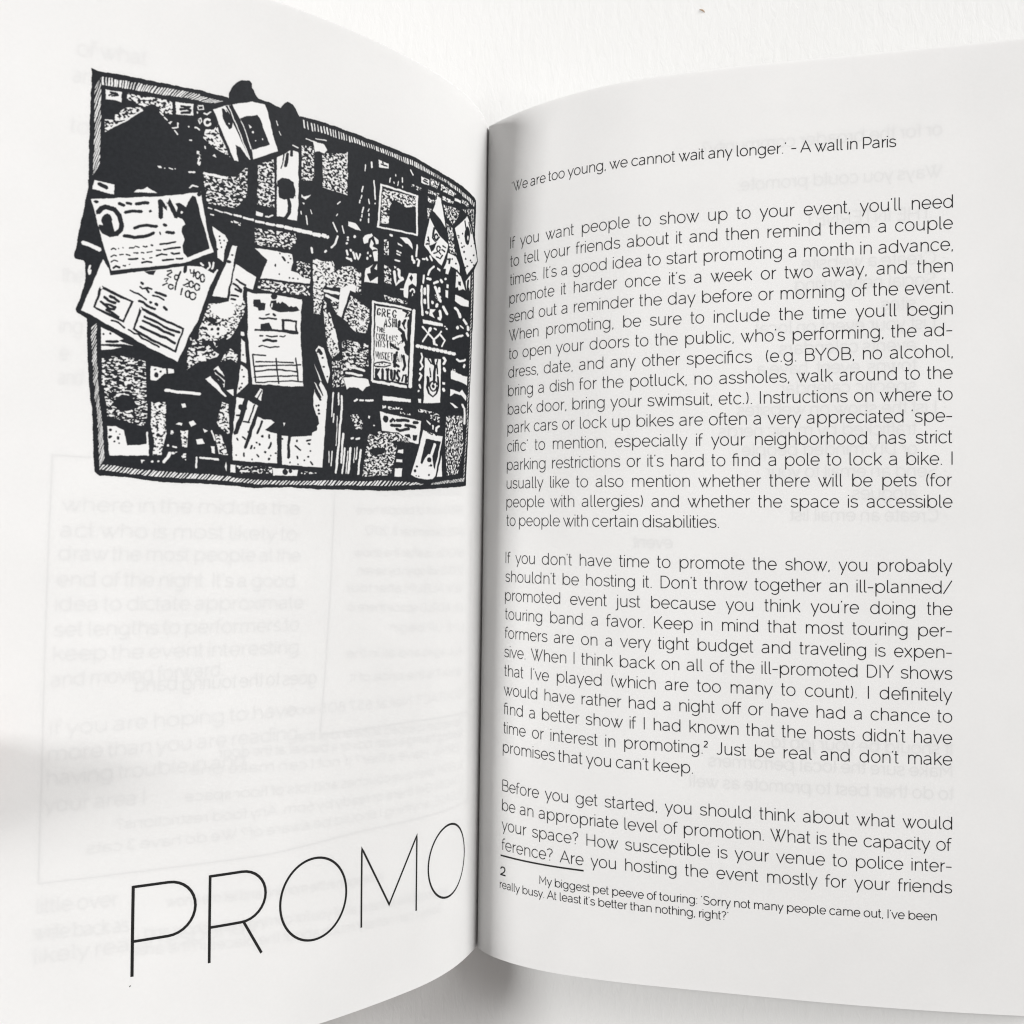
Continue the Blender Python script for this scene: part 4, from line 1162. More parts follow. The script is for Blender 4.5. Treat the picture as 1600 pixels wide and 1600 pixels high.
01524,1801 1512,1810 1507,1809 1507,1804 1520,1795 1525,1796
01413,1781 1411,1797 1406,1800 1402,1796 1405,1779 1410,1777
01401,1812 1405,1829 1411,1839 1409,1844 1404,1843 1397,1832 1393,1814 1396,1810
01464,1821 1459,1823 1454,1820 1456,1815 1462,1814 1466,1817
01483,1828 1487,1845 1484,1849 1479,1847 1475,1830 1478,1826
01472,1838 1472,1845 1468,1848 1464,1845 1464,1838 1469,1835
01399,1873 1396,1873 1392,1870 1395,1865 1397,1865 1401,1868
01459,1872 1452,1881 1447,1882 1445,1877 1453,1867 1458,1867
01517,1865 1516,1881 1512,1884 1508,1881 1509,1864 1513,1861
01544,1880 1542,1880 1538,1877 1541,1872 1543,1872 1547,1875
01477,1894 1475,1895 1471,1892 1474,1887 1476,1887 1480,1890
01284,1795 1286,1802 1282,1806 1277,1804 1276,1797 1279,1793
01291,1822 1265,1841 1260,1840 1260,1835 1285,1816 1291,1817
01236,1798 1216,1794 1213,1789 1217,1786 1238,1790 1241,1795
01230,1810 1221,1813 1216,1810 1218,1805 1227,1802 1232,1805
01243,1884 1241,1884 1237,1881 1239,1876 1242,1876 1246,1879
01280,1864 1278,1874 1273,1877 1269,1872 1272,1862 1277,1860
01309,1897 1307,1897 1303,1894 1305,1889 1308,1888 1312,1892
01272,1901 1270,1902 1265,1898 1268,1894 1271,1893 1275,1897
01216,1886 1204,1899 1198,1899 1197,1894 1209,1881 1215,1881
01503,1776 1496,1785 1490,1785 1489,1780 1497,1771 1502,1771
01441,1825 1443,1830 1447,1831 1451,1828 1452,1822 1448,1819 1444,1820
01431,1790 1432,1795 1438,1796 1442,1793 1442,1788 1438,1785 1433,1785
01416,1857 1418,1862 1423,1863 1427,1860 1428,1855 1424,1851 1418,1853
01397,1884 1399,1889 1404,1891 1408,1888 1409,1883 1405,1879 1399,1880
01210,1838 1212,1842 1216,1843 1220,1841 1221,1837 1217,1834 1212,1834
01217,1863 1219,1867 1224,1868 1229,1866 1229,1861 1225,1859 1220,1859
01194,1638 1196,1642 1200,1644 1204,1641 1204,1636 1201,1633 1197,1634
01182,1635 1184,1639 1189,1641 1194,1638 1194,1634 1190,1630 1184,1631
01182,1656 1184,1661 1190,1663 1194,1660 1195,1654 1190,1650 1184,1651
01368,1857 1370,1861 1376,1862 1380,1860 1380,1856 1376,1853 1371,1854
01343,1796 1344,1799 1349,1801 1352,1798 1353,1794 1349,1791 1345,1792
01178,1671 1181,1675 1187,1677 1192,1675 1192,1670 1187,1667 1181,1668
11565,1916 1545,1918 1543,1950 1562,1949
11387,1920 1269,1925 1273,1949 1378,1953
11584,1905 1580,1922 1580,1945 1588,1925
11651,1846 1635,1845 1629,1875 1643,1872
11601,1611 1571,1605 1570,1628
11460,1590 1449,1594 1453,1641 1478,1627
11678,1777 1668,1782 1678,1787
11349,1724 1339,1725 1344,1741
01314,1934 1317,1941 1321,1946 1328,1949 1334,1947 1339,1943 1341,1936 1340,1929 1335,1924 1329,1921 1323,1924 1318,1928
01297,1930 1297,1935 1301,1938 1305,1940 1308,1938 1311,1935 1313,1931 1312,1927 1310,1923 1306,1921 1301,1922 1299,1925
01455,1597 1470,1633 1468,1636 1465,1635 1450,1598 1452,1596
S0.28;1.00;1.00;1538,1919 1387,1918 1385,1945 1530,1952
S0.60;1.00;1.00;1617,1659 1587,1670 1577,1795 1620,1765 1631,1746
S0.64;1.00;1.00;1635,1796 1609,1797 1577,1878 1614,1877
11671,1901 1616,1902 1613,1899 1616,1895 1671,1895 1673,1898
11655,1782 1636,1820 1632,1821 1631,1817 1649,1779 1653,1778
11207,1377 1181,1385 1165,1428 1145,1490 1150,1538 1180,1486 1220,1399
11222,1460 1212,1476 1180,1531 1189,1529
11217,1538 1207,1545 1173,1594 1179,1598
01205,1405 1206,1409 1212,1410 1216,1409 1216,1405 1212,1402 1207,1402
01178,1427 1180,1431 1185,1433 1190,1431 1190,1426 1186,1423 1180,1423
01171,1465 1174,1469 1180,1471 1184,1469 1185,1465 1180,1461 1174,1461
01150,1506 1152,1510 1156,1511 1159,1509 1160,1505 1156,1502 1152,1503
01213,1399 1199,1417 1188,1417 1184,1407 1198,1389 1209,1389
S0.66;1.00;1.00;1264,1009 1242,1008 1214,1014 1171,1003 1153,1022 1153,1061 1179,1088 1208,1127 1202,1154 1211,1241 1242,1243
S0.52;1.00;1.00;1177,1074 1118,1015 1069,1006 1020,1025 1012,1121 1040,1108 1120,1111 1203,1112
11119,1114 1062,1081 1038,1091 1042,1119 1070,1114 1106,1236 1129,1229 1121,1174
11201,1142 1163,1143 1125,1142 1119,1136 1123,1130 1162,1131 1200,1131 1205,1136
11195,1160 1163,1169 1127,1177 1120,1172 1122,1166 1158,1158 1190,1149 1197,1154
11187,1119 1162,1119 1157,1114 1161,1110 1186,1110 1190,1115
S0.40;1.00;1.00;1173,1165 1124,1174 1126,1231 1151,1201
S0.50;1.00;1.00;1065,1136 962,1178 957,1232 971,1287 1025,1292 1093,1243
11019,1237 985,1237 970,1252 1004,1257
11060,1272 1027,1275 1025,1292
S0.62;0.80;1.30;1199,1178 1180,1192 1180,1234 1165,1226 1130,1310 1134,1291 1104,1397 1122,1408 1137,1424 1162,1385 1181,1304 1190,1263
11153,1303 1134,1294 1114,1348 1126,1358 1144,1335
11023,870 1014,857 976,840 969,847 992,867 994,884 1014,894
1965,849 939,861 937,878 951,881
1978,866 962,880 968,896 939,901 934,955 952,959 966,913 985,900
1957,975 997,1003 999,1061 925,1055 928,1024 951,1043 968,1055 988,1024 968,1014 973,995
1936,970 934,996 949,993
0961,919 942,912 939,907 945,904 964,911 967,917
11158,889 1166,919 1183,944 1181,949 1175,947 1157,921 1148,890 1152,886
11109,944 1101,962 1095,963 1091,958 1100,939 1106,939
11076,946 1060,971 1053,972 1050,966 1066,941 1073,940
11059,948 1039,973 1025,944 1029,940 1035,943 1038,963 1049,943 1056,943
11101,979 1085,982 1079,978 1081,973 1098,970 1104,974
1997,950 998,959 993,962 987,958 986,950 991,946
11089,938 1084,943 1077,942 1076,936 1081,931 1088,933
11208,974 1200,965 1202,960 1208,961 1215,969 1214,974
11281,966 1275,987 1269,989 1266,984 1272,963 1278,961
11085,976 1079,986 1072,987 1069,981 1075,971 1082,971
11095,883 1097,888 1102,891 1106,888 1107,883 1103,879 1098,879
11094,894 1096,898 1101,900 1106,899 1106,895 1102,892 1096,892
11098,911 1100,915 1105,917 1109,915 1109,911 1106,908 1100,907
11060,872 1062,877 1068,879 1073,877 1073,872 1069,867 1063,867
1968,939 970,944 975,946 980,944 980,940 976,936 971,936
1985,928 986,933 990,935 994,933 994,928 991,924 987,925
11073,1501 1027,1493 945,1494 934,1519 953,1530 969,1549 994,1538 1041,1540 1055,1553
S0.36;2.00;0.70;1095,1334 956,1337 949,1434 1082,1474
11063,1454 1018,1456 970,1462 964,1457 967,1452 1016,1447 1061,1444 1067,1449
11064,1482 1032,1484 979,1486 974,1481 978,1476 1031,1474 1063,1473 1068,1477
S0.30;0.70;1.40;1136,1438 1076,1422 1067,1538 1128,1550
1950,608 720,601 705,788 952,806
0940,616 733,610 717,781 941,798
S0.50;1.00;1.00;937,628 732,614 728,658 788,674 868,658 888,696 886,775 934,783
1931,761 888,747 890,777 905,766 927,782
1970,507 912,509 910,530 967,537
1708,507 653,508 650,534 708,536
0958,525 944,524 921,525 917,522 919,518 942,518 956,518 960,521
0952,512 947,518 942,518 940,513 945,508 950,508
0698,526 662,531 656,528 657,524 693,519 699,522
0690,518 668,519 662,516 664,512 686,511 692,515
11042,551 1043,577 1041,578 1038,576 1036,550 1039,549
11011,529 1004,551 1001,551 998,549 1005,527 1009,526
1899,567 902,589 899,591 896,588 893,566 896,564
1879,580 876,587 872,587 870,584 873,578 877,577
1851,572 854,591 851,592 848,590 845,571 847,569
1829,548 826,569 822,570 819,567 822,546 826,545
1825,587 823,594 820,595 817,592 818,585 822,584
1873,545 871,552 868,553 865,550 867,543 870,542
1783,498 763,519 759,518 757,515 777,495 781,495
S0.50;1.00;1.00;642,498 581,499 596,534 639,531
S0.60;1.00;1.00;569,503 434,508 461,532 566,533
S0.70;1.00;1.00;552,556 459,555 465,569 550,575
1450,535 393,531 396,544 452,549
S0.50;1.00;1.00;657,555 577,551 581,564 655,570
S0.50;1.00;1.00;654,588 602,593 612,608 651,615
S0.50;1.00;1.00;386,521 307,516 315,539 385,536
S0.25;1.00;1.00;769,557 700,560 709,581 768,571
1587,566 559,585 539,634 514,701 561,667 615,643 601,608
S0.50;1.00;1.00;654,646 622,626 644,696
S0.50;1.00;1.00;605,567 563,570 554,599 601,605
1631,685 597,719 560,748 535,757 488,776 498,818 533,889 603,859 661,819 650,759
0606,730 613,773 585,790 553,757 556,752 565,754 587,781 600,769 592,728 598,725
0605,729 594,730 586,725 588,720 600,719 607,724
0577,759 577,765 579,769 581,771 582,771 584,770 586,767 588,763 587,758 585,753 583,752 583,752 581,752 578,755 577,760 570,761 565,756 567,750 571,745 579,743 588,746 595,751 598,758 599,766 597,772 593,777 585,779 576,777 569,771 565,764 565,757 570,755
0628,815 591,798 572,782 594,830 610,841
0642,777 632,801 626,802 622,797 632,773 638,772
0650,816 623,810 619,805 624,802 651,809 654,813
0638,798 628,791 627,786 633,786 644,792 645,797
0590,847 560,829 545,839 538,838 536,833 559,821 595,842 596,847
0576,860 543,860 523,838 526,834 533,836 547,853 573,852 579,856
0535,795 510,800 502,797 503,793 529,787 536,790
0540,816 514,821 507,818 508,813 533,808 540,811
0553,811 554,816 556,819 558,821 561,822 564,821 566,819 567,816 567,812 565,808 562,806 560,806 557,806 554,809 553,813 546,813 542,809 544,803 549,799 557,798 566,800 573,805 577,812 578,818 576,824 571,828 564,829 555,827 547,822 543,816 542,810 547,808
1437,682 320,587 278,617 249,657 189,735 167,770 299,876 371,788
0278,674 282,698 293,723 307,729 324,726 335,713 343,693 340,669 329,650 316,634 299,638 285,651
1295,689 295,695 298,701 302,704 306,703 310,699 311,694 311,687 308,682 304,680 300,680 296,683
0389,714 391,718 398,721 404,720 405,716 399,713 392,711
0364,735 366,739 373,741 378,741 379,737 374,734 367,733
0350,751 354,757 364,760 371,759 373,755 365,750 355,748
0329,769 332,775 341,778 348,777 348,772 342,767 333,766
0311,797 314,801 321,803 328,803 328,800 322,796 314,795
0333,742 336,747 343,749 349,749 350,745 344,741 337,740
0355,684 358,689 365,692 371,691 371,686 366,682 359,681
0249,719 252,724 261,728 267,726 267,722 262,717 253,715
0208,753 215,759 225,762 234,762 235,757 226,753 214,750
0250,793 255,798 265,802 273,801 272,797 265,792 256,790
0202,689 208,695 220,700 230,699 229,695 221,689 208,687
0308,800 312,805 321,808 330,808 329,804 322,800 312,798
0285,830 290,835 301,839 310,839 309,834 301,829 291,828
0308,843 312,847 321,851 329,850 329,846 322,842 313,840
0232,796 238,801 248,804 257,805 256,801 249,797 238,794
0204,802 210,807 222,811 232,811 232,808 222,803 210,800
0351,619 330,661 321,661 315,656 337,614 345,614
0307,614 273,661 263,660 256,654 291,608 300,609
0412,711 397,711 389,707 391,703 407,704 414,708
S0.38;1.00;1.00;542,596 405,579 410,612 456,673 519,640
S0.42;0.80;1.40;510,676 455,688 433,781 483,755
S0.28;0.80;1.40;382,572 234,521 233,644 282,577
S0.50;1.00;1.00;490,757 441,775 409,803 466,810
1816,819 772,812 755,818 737,832 732,858 761,839 777,839
1828,846 798,852 797,858 823,854
1831,895 805,900 805,906 828,902
1838,931 808,935 803,932 805,928 834,924 839,927
1711,831 711,859 711,886 706,888 701,884 701,857 702,829 707,827
1830,888 818,891 813,888 814,884 826,881 831,883
1812,893 804,894 799,891 801,887 808,886 814,889
1739,892 733,909 723,912 725,919 718,922 710,917 710,905 721,901 725,887 734,886
1704,902 693,901 699,928 693,932 685,927 679,897 698,891 706,895
1876,826 865,828 857,824 860,817 871,816 879,820
S0.45;1.00;1.00;907,850 881,845 874,919 901,919
S0.45;1.00;1.00;897,965 855,974 849,1046 890,1040
1843,984 836,1018 821,1047 796,1023 775,1010 773,1003 783,1001 806,1016 816,1035 821,1014 828,980 837,977
1821,972 813,973 813,995 803,1009 782,1009 775,1003 780,997 794,998 798,991 798,967 813,961 822,965
1839,958 825,959 834,970
1746,971 697,965 697,1025 722,1015 745,1029 744,1089 768,1084 775,1056 796,1060 794,1054 775,1050 759,1008
0744,993 729,975 718,987 729,1008
1727,1054 725,1049 722,1046 719,1044 717,1045 713,1047 711,1051 712,1057 706,1059 701,1055 701,1048 704,1042 711,1037 720,1037 728,1040 734,1047 737,1054 733,1057
1718,1060 711,1070 721,1075
S0.50;1.40;0.90;885,1100 747,1104 746,1116 876,1122
1657,962 656,999 650,1001 645,997 645,960 651,958
1664,1012 666,1043 660,1046 654,1041 652,1011 658,1008
1663,1043 659,1100 651,1153 645,1155 639,1151 647,1097 652,1041 658,1038
1590,903 618,927 629,955 625,959 618,956 607,930 581,908 582,902
1646,880 636,890 629,889 626,884 636,873 643,874
1666,891 649,889 644,884 648,880 665,883 670,887
1621,865 606,883 599,882 595,877 610,859 618,859
1627,1002 609,1001 608,1075 603,1112 614,1114 624,1035
1562,905 538,912 540,921 562,914
1492,998 469,996 469,1032 489,1032
1484,968 468,968 469,985 485,984
1601,1113 557,1105 582,1128 563,1149 599,1143
1656,1057 648,1113 637,1150 650,1150
1575,990 548,975 546,967 557,966 584,981 585,989
1577,1003 565,1022 556,1039 533,1067 521,1067 516,1058 539,1031 548,1014 561,995 572,995
1550,1002 547,1020 536,1022 528,1015 532,997 542,995
1540,962 527,972 515,970 511,962 524,952 537,954
1500,952 496,952 486,945 492,939 496,939 506,946
1647,1021 646,1051 638,1055 629,1049 630,1018 638,1015
1630,978 604,976 596,969 602,963 628,966 636,972
1642,1075 641,1093 632,1096 624,1090 626,1072 634,1069
1594,1077 589,1085 579,1086 573,1078 578,1070 589,1069
1558,1079 562,1092 555,1097 544,1091 540,1078 548,1073
1514,1085 480,1117 467,1116 462,1108 498,1076 510,1077
1538,1108 526,1143 515,1145 507,1138 519,1103 530,1101
1630,1136 617,1140 607,1135 608,1128 621,1124 631,1128
1542,1151 525,1154 514,1149 516,1141 533,1138 544,1143
S0.40;1.00;1.00;575,1037 525,1027 522,1064 556,1058
1485,815 418,816 379,854 376,886 419,877 459,874 477,919 498,921 495,895 515,900 492,857
1407,890 362,901 310,960 338,957 376,975 389,959 409,970
0388,933 360,926 359,949 384,948
0441,835 443,840 449,843 455,841 455,836 450,832 444,832
0475,843 477,848 484,851 490,850 491,845 485,841 478,840
0405,848 409,853 417,856 423,855 424,851 418,846 410,845
0393,880 395,884 403,886 408,886 409,882 403,878 396,877
0391,905 394,909 401,912 406,911 407,907 401,904 394,902
0475,840 479,866 471,868 463,863 459,837 467,835
1310,911 256,868 254,953 267,930 296,959
0293,903 299,960 289,962 277,955 270,898 281,897
1407,1001 265,1004 267,1031 351,1046 410,1034
1317,1103 283,1116 286,1132 312,1122
1415,1074 391,1080 365,1109 349,1108 341,1100 370,1070 400,1062 415,1066
1385,1168 373,1169 359,1162 363,1155 375,1154 389,1161
1282,1135 277,1154 261,1155 246,1146 252,1128 269,1127
1354,1149 321,1155 312,1152 312,1148 346,1142 355,1145
1478,1185 470,1190 463,1189 461,1184 469,1179 476,1181
1487,1178 483,1178 478,1175 481,1171 485,1171 491,1175
1949,1140 944,1224 940,1311 932,1426 929,1497 923,1500 918,1496 921,1425 929,1309 933,1223 938,1138 944,1135
1921,1504 818,1508 819,1504 723,1508 716,1503 721,1496 817,1492 817,1496 919,1493 925,1498
1712,1138 711,1215 712,1275 710,1395 708,1500 698,1505 688,1498 690,1393 692,1273 690,1212 692,1135 702,1131
1941,1144 920,1146 919,1146 845,1143 785,1140 722,1143 716,1139 719,1134 783,1130 844,1134 918,1137 917,1137 939,1135 944,1139
1926,1155 917,1157 832,1151 760,1146 723,1151 731,1158 724,1307 716,1484 892,1485 914,1482 921,1337
0898,1169 907,1163 917,1168 921,1184 916,1199 901,1198 895,1185 906,1183 910,1186 907,1190 903,1187 906,1194 909,1194 913,1182 910,1170 909,1170 903,1174 898,1173
0884,1197 887,1165 880,1167 876,1174 879,1178 888,1179 891,1182 888,1185 875,1183 868,1173 875,1162 894,1164 891,1199 887,1201
0885,1184 874,1199 869,1199 867,1195 878,1180 883,1179
0843,1159 864,1162 861,1198 841,1198 837,1195 840,1192 853,1194 857,1164 844,1166 840,1162
0859,1182 845,1182 841,1179 843,1176 857,1176 861,1179
0806,1163 816,1156 829,1163 832,1178 825,1194 810,1193 804,1178 816,1177 819,1181 816,1184 812,1181 815,1189 819,1189 824,1176 822,1165 819,1163 813,1168 807,1168
0868,1243 868,1208 861,1243 856,1244 853,1241 868,1202 876,1243 872,1246
0871,1234 861,1234 857,1230 860,1227 871,1228 874,1231
0836,1201 847,1199 854,1211 846,1223 839,1228 843,1237 848,1233 853,1235 852,1239 839,1242 831,1226 840,1219 847,1210 843,1205 839,1207 835,1204
0831,1199 828,1238 824,1240 820,1237 823,1198 828,1196
0819,1198 815,1236 811,1238 807,1235 811,1196 816,1195
0826,1221 813,1219 810,1216 813,1213 826,1215 829,1218
0809,1196 806,1235 791,1236 788,1232 791,1229 798,1233 801,1195 805,1193
0915,1252 905,1252 902,1249 904,1247 915,1247 917,1249
0913,1249 911,1269 908,1271 906,1268 907,1248 910,1247
0899,1250 897,1270 894,1271 891,1269 893,1249 896,1247
0889,1249 887,1270 884,1271 881,1269 883,1248 886,1247
0896,1262 886,1262 883,1259 885,1257 896,1257 898,1260
0868,1247 881,1248 880,1271 868,1272 865,1269 867,1267 875,1268 876,1249 869,1252 866,1249
0878,1262 869,1261 867,1259 869,1256 878,1257 880,1259
0903,1279 913,1278 916,1292 910,1307 901,1305 900,1302 903,1301 906,1304 911,1291 908,1281 906,1284 903,1282
0900,1280 898,1300 891,1306 882,1298 884,1277 887,1276 890,1278 887,1298 890,1302 892,1298 894,1279 897,1277
0873,1304 875,1277 873,1279 870,1285 872,1289 877,1288 880,1290 878,1293 869,1292 864,1284 869,1275 881,1277 879,1304 876,1306
0875,1292 869,1304 865,1305 863,1302 870,1290 873,1289
0859,1277 857,1303 854,1305 851,1302 853,1276 856,1274
0839,1275 843,1288 835,1304 827,1288 834,1274 838,1274 839,1277 832,1289 834,1299 837,1288 833,1276 835,1273
0825,1275 823,1296 816,1302 807,1295 809,1273 812,1271 815,1274 813,1295 815,1298 817,1295 819,1274 823,1273
0791,1273 799,1271 805,1279 799,1288 793,1291 796,1297 801,1294 804,1296 804,1299 794,1301 787,1290 795,1284 799,1278 798,1276 793,1278 790,1276
0909,1340 910,1309 906,1330 905,1309 900,1340 897,1342 894,1339 899,1306 906,1325 915,1307 915,1341 912,1342
0898,1308 887,1325 878,1307 880,1304 884,1306 887,1320 892,1306 896,1305
0890,1323 889,1339 886,1341 883,1339 884,1322 887,1321
0859,1306 869,1304 876,1313 869,1323 863,1329 865,1335 871,1332 875,1334 874,1337 862,1339 857,1327 864,1320 870,1312 867,1309 862,1311 859,1309
0854,1307 842,1307 839,1305 841,1302 853,1302 856,1305
0851,1304 849,1337 846,1339 843,1337 844,1304 848,1302
0821,1300 836,1303 832,1336 818,1338 815,1335 817,1333 827,1334 830,1303 821,1305 819,1302
0831,1322 821,1321 818,1318 821,1316 831,1317 833,1320
0806,1334 808,1303 806,1304 802,1312 804,1316 810,1316 813,1318 810,1321 801,1320 796,1311 801,1300 814,1302 812,1334 809,1336
0809,1319 801,1335 797,1336 795,1333 803,1317 807,1316
0795,1302 786,1319 777,1301 779,1299 783,1300 785,1314 789,1300 793,1299
0788,1318 787,1334 783,1336 780,1333 782,1317 785,1315
0915,1361 909,1395 906,1372 898,1394 897,1361 900,1359 903,1361 903,1392 906,1368 905,1393 910,1360 912,1359
0890,1393 891,1360 889,1382 886,1360 883,1394 880,1395 878,1393 882,1358 888,1378 897,1359 895,1394 892,1395
0866,1361 874,1358 879,1367 874,1377 869,1383 870,1391 876,1388 879,1389 878,1392 867,1394 863,1382 869,1375 873,1366 871,1362 869,1365 866,1364
0862,1359 860,1393 857,1394 854,1392 857,1358 860,1357
0853,1358 861,1376 851,1394 847,1394 846,1392 856,1375 848,1359 850,1357
0833,1356 845,1358 843,1394 830,1394 828,1391 830,1389 838,1392 839,1359 833,1360 831,1358
0842,1377 833,1378 830,1375 832,1373 841,1373 844,1375
0827,1361 815,1360 813,1357 815,1355 827,1356 829,1359
0824,1358 821,1392 818,1393 816,1391 819,1357 822,1356
0803,1391 805,1358 802,1380 801,1359 796,1392 793,1393 791,1391 796,1356 801,1376 811,1357 809,1391 806,1393
0787,1391 786,1358 781,1391 778,1392 775,1390 786,1354 792,1391 790,1393
0789,1383 780,1382 778,1380 780,1378 789,1379 791,1381
0768,1390 772,1359 760,1392 759,1355 762,1354 765,1356 760,1388 772,1354 773,1391 770,1392
0824,1408 827,1412 840,1417 859,1422 880,1425 899,1425 911,1424 914,1422 912,1420 900,1415 881,1411 860,1408 841,1407 828,1409 823,1412 818,1411 818,1407 824,1402 839,1401 860,1401 882,1404 902,1409 916,1415 922,1423 915,1430 900,1432 880,1431 858,1428 838,1423 823,1417 817,1411 819,1407
0882,1416 883,1419 887,1420 890,1419 890,1416 887,1414 884,1414
0867,1411 869,1414 873,1415 877,1414 876,1411 873,1409 869,1409
0853,1415 855,1418 858,1419 860,1418 861,1415 858,1413 855,1413
0911,1440 907,1490 900,1494 893,1489 896,1438 904,1435
0894,1437 909,1465 891,1491 882,1492 879,1485 895,1464 881,1440 885,1434
0876,1438 873,1488 865,1491 858,1486 861,1436 869,1432
0849,1442 830,1441 824,1434 830,1429 848,1430 854,1436
0846,1436 843,1486 835,1490 828,1485 831,1434 839,1430
0824,1435 822,1475 806,1489 790,1473 791,1432 799,1428 806,1433 805,1473 805,1477 807,1472 809,1433 817,1429
0765,1430 782,1425 793,1443 784,1460 775,1467 778,1477 782,1471 791,1475 790,1482 769,1486 760,1464 771,1453 777,1441 776,1436 774,1440 764,1438
0750,1448 756,1479 752,1482 746,1479 740,1448 745,1445
0745,1452 726,1450 722,1445 726,1442 746,1445 749,1449
0735,1447 736,1483 731,1486 726,1482 725,1446 730,1443
0727,1452 729,1482 724,1485 718,1481 717,1451 721,1448
0772,1153 747,1160 758,1183 728,1172 729,1164 740,1163 741,1176 731,1153 763,1140 773,1145
0761,1191 770,1217 764,1223 753,1219 744,1193 750,1187
0795,1205 797,1229 789,1234 780,1227 778,1203 786,1198
0793,1243 767,1255 758,1278 748,1281 741,1273 752,1245 782,1231 793,1234
0775,1266 765,1288 785,1306 783,1314 772,1314 748,1289 758,1260 768,1258
0758,1279 745,1306 734,1352 723,1355 716,1347 727,1301 741,1272 752,1271
0752,1319 742,1347 731,1350 724,1342 734,1314 745,1311
0760,1362 745,1407 755,1426 749,1433 738,1429 728,1404 743,1357 753,1354
0799,1347 815,1399 780,1419 769,1416 769,1408 798,1395 783,1348 789,1342
0835,1324 785,1340 774,1336 776,1327 827,1311 837,1316
0814,1363 806,1418 797,1422 789,1415 797,1360 806,1356
0738,1189 730,1350 725,1353 720,1349 727,1188 733,1186
0775,1213 753,1236 747,1236 745,1231 766,1207 772,1208
S0.50;1.00;1.00;819,1272 764,1290 765,1332 812,1321
1642,1170 500,1165 499,1179 640,1188
1646,1208 607,1231 641,1272 639,1277 632,1276 595,1229 637,1201 645,1203
1596,1205 605,1232 566,1257 564,1278 538,1282 531,1278 533,1273 553,1272 555,1251 594,1227 584,1205 589,1201
1526,1217 565,1251 563,1257 555,1256 516,1221 517,1216
1567,1203 553,1207 546,1204 547,1198 561,1195 568,1198
1513,1202 527,1222 486,1245 508,1274 505,1278 496,1276 473,1241 514,1216 502,1206 504,1201
1599,1203 602,1216 593,1222 581,1216 577,1203 586,1197
1569,1259 565,1277 555,1279 547,1273 551,1255 561,1252
1675,1308 659,1308 648,1300 655,1292 671,1292 681,1300
1649,1308 633,1308 623,1300 629,1292 646,1292 656,1300
1623,1308 607,1308 596,1300 603,1292 620,1292 630,1300
1597,1308 580,1308 569,1300 576,1292 593,1292 604,1300
1570,1308 552,1308 541,1300 548,1292 566,1292 577,1300
1542,1308 524,1307 512,1299 520,1291 538,1291 549,1300
1513,1307 494,1307 482,1298 489,1290 509,1291 520,1299
1482,1306 463,1306 450,1297 458,1289 478,1290 490,1298
1451,1305 430,1304 416,1296 425,1288 446,1289 459,1297
1417,1304 395,1303 380,1294 390,1286 412,1287 426,1296
1615,1348 589,1348 503,1340 497,1548 554,1558 611,1563
0554,1373 556,1419 556,1460 547,1464 538,1458 538,1417 536,1371 545,1367
0530,1471 532,1481 537,1489 545,1494 553,1495 561,1492 567,1486 570,1477 568,1468 563,1460 556,1455 548,1454 539,1456 533,1463 530,1472 523,1474 518,1470 522,1459 531,1450 544,1446 559,1448 572,1455 579,1466 581,1479 578,1490 569,1499 556,1503 541,1501 528,1494 520,1483 518,1471 523,1468
0601,1437 595,1459 600,1487 584,1518 551,1532 519,1510 506,1469 514,1426 522,1423 529,1429 521,1470 532,1507 552,1522 573,1512 586,1485 582,1457 587,1434 595,1432
0539,1473 540,1479 544,1483 550,1484 555,1484 560,1481 561,1476 560,1470 556,1466 551,1464 546,1465 542,1468
0599,1442 592,1481 582,1484 573,1477 580,1438 591,1434
0566,1432 567,1436 574,1438 579,1436 580,1432 575,1428 568,1428
0516,1426 519,1431 525,1433 530,1431 530,1426 525,1423 519,1423
0576,1343 571,1373 556,1378 544,1368 550,1338 565,1333
0599,1351 579,1374 573,1374 570,1369 591,1346 597,1346
0531,1344 543,1386 538,1389 533,1386 521,1344 526,1341
0584,1393 576,1426 570,1428 566,1424 575,1391 580,1390
0538,1358 529,1416 524,1418 519,1414 528,1357 533,1355
1646,1333 637,1348 648,1375 634,1394 648,1408 647,1414 639,1413 623,1393 636,1373 626,1347 635,1329 643,1328
1648,1428 638,1437 650,1458 647,1463 640,1461 626,1436 638,1423 645,1423
1649,1483 639,1497 632,1497 629,1492 638,1478 645,1477
1651,1509 651,1515 645,1517 640,1513 640,1507 646,1505
1492,1333 478,1340 491,1358 485,1364 473,1360 458,1336 476,1323 489,1325
1487,1383 476,1395 464,1395 458,1387 469,1375 482,1375
1488,1481 477,1492 465,1492 460,1484 471,1473 483,1473
1486,1447 466,1446 466,1457 486,1458
1647,1548 627,1547 626,1565 644,1566
1420,1381 359,1384 313,1389 256,1387 257,1429 311,1424 356,1422 418,1421
1420,1472 334,1476 309,1459 261,1485 263,1508 320,1487 382,1489 420,1507
1421,1539 396,1539 342,1555 372,1559
S0.50;1.00;1.00;418,1371 384,1369 377,1383 417,1383
1378,1323 346,1328 302,1317 280,1310 275,1302 288,1301 308,1307 342,1317 367,1312 379,1316
1301,1331 310,1345 302,1350 288,1345 278,1331 287,1326
1329,1112 293,1130 277,1128 272,1120 310,1102 325,1104
1280,1138 279,1147 266,1149 253,1142 254,1132 267,1131
1290,1171 271,1184 255,1182 248,1174 269,1162 284,1164
1379,1163 374,1162 364,1156 370,1151 375,1151 385,1157
1411,1226 317,1192 312,1185 324,1183 417,1217 421,1224
1371,1090 364,1105 351,1105 343,1098 350,1084 363,1083
1313,1536 295,1550 278,1559 289,1550 283,1588 284,1627 274,1630 263,1625 262,1585 268,1548 264,1550 277,1543 295,1529 308,1530
1870,1632 752,1642 621,1651 633,1759 687,1757 695,1743 755,1718 851,1718
1858,1559 691,1556 690,1569 857,1579
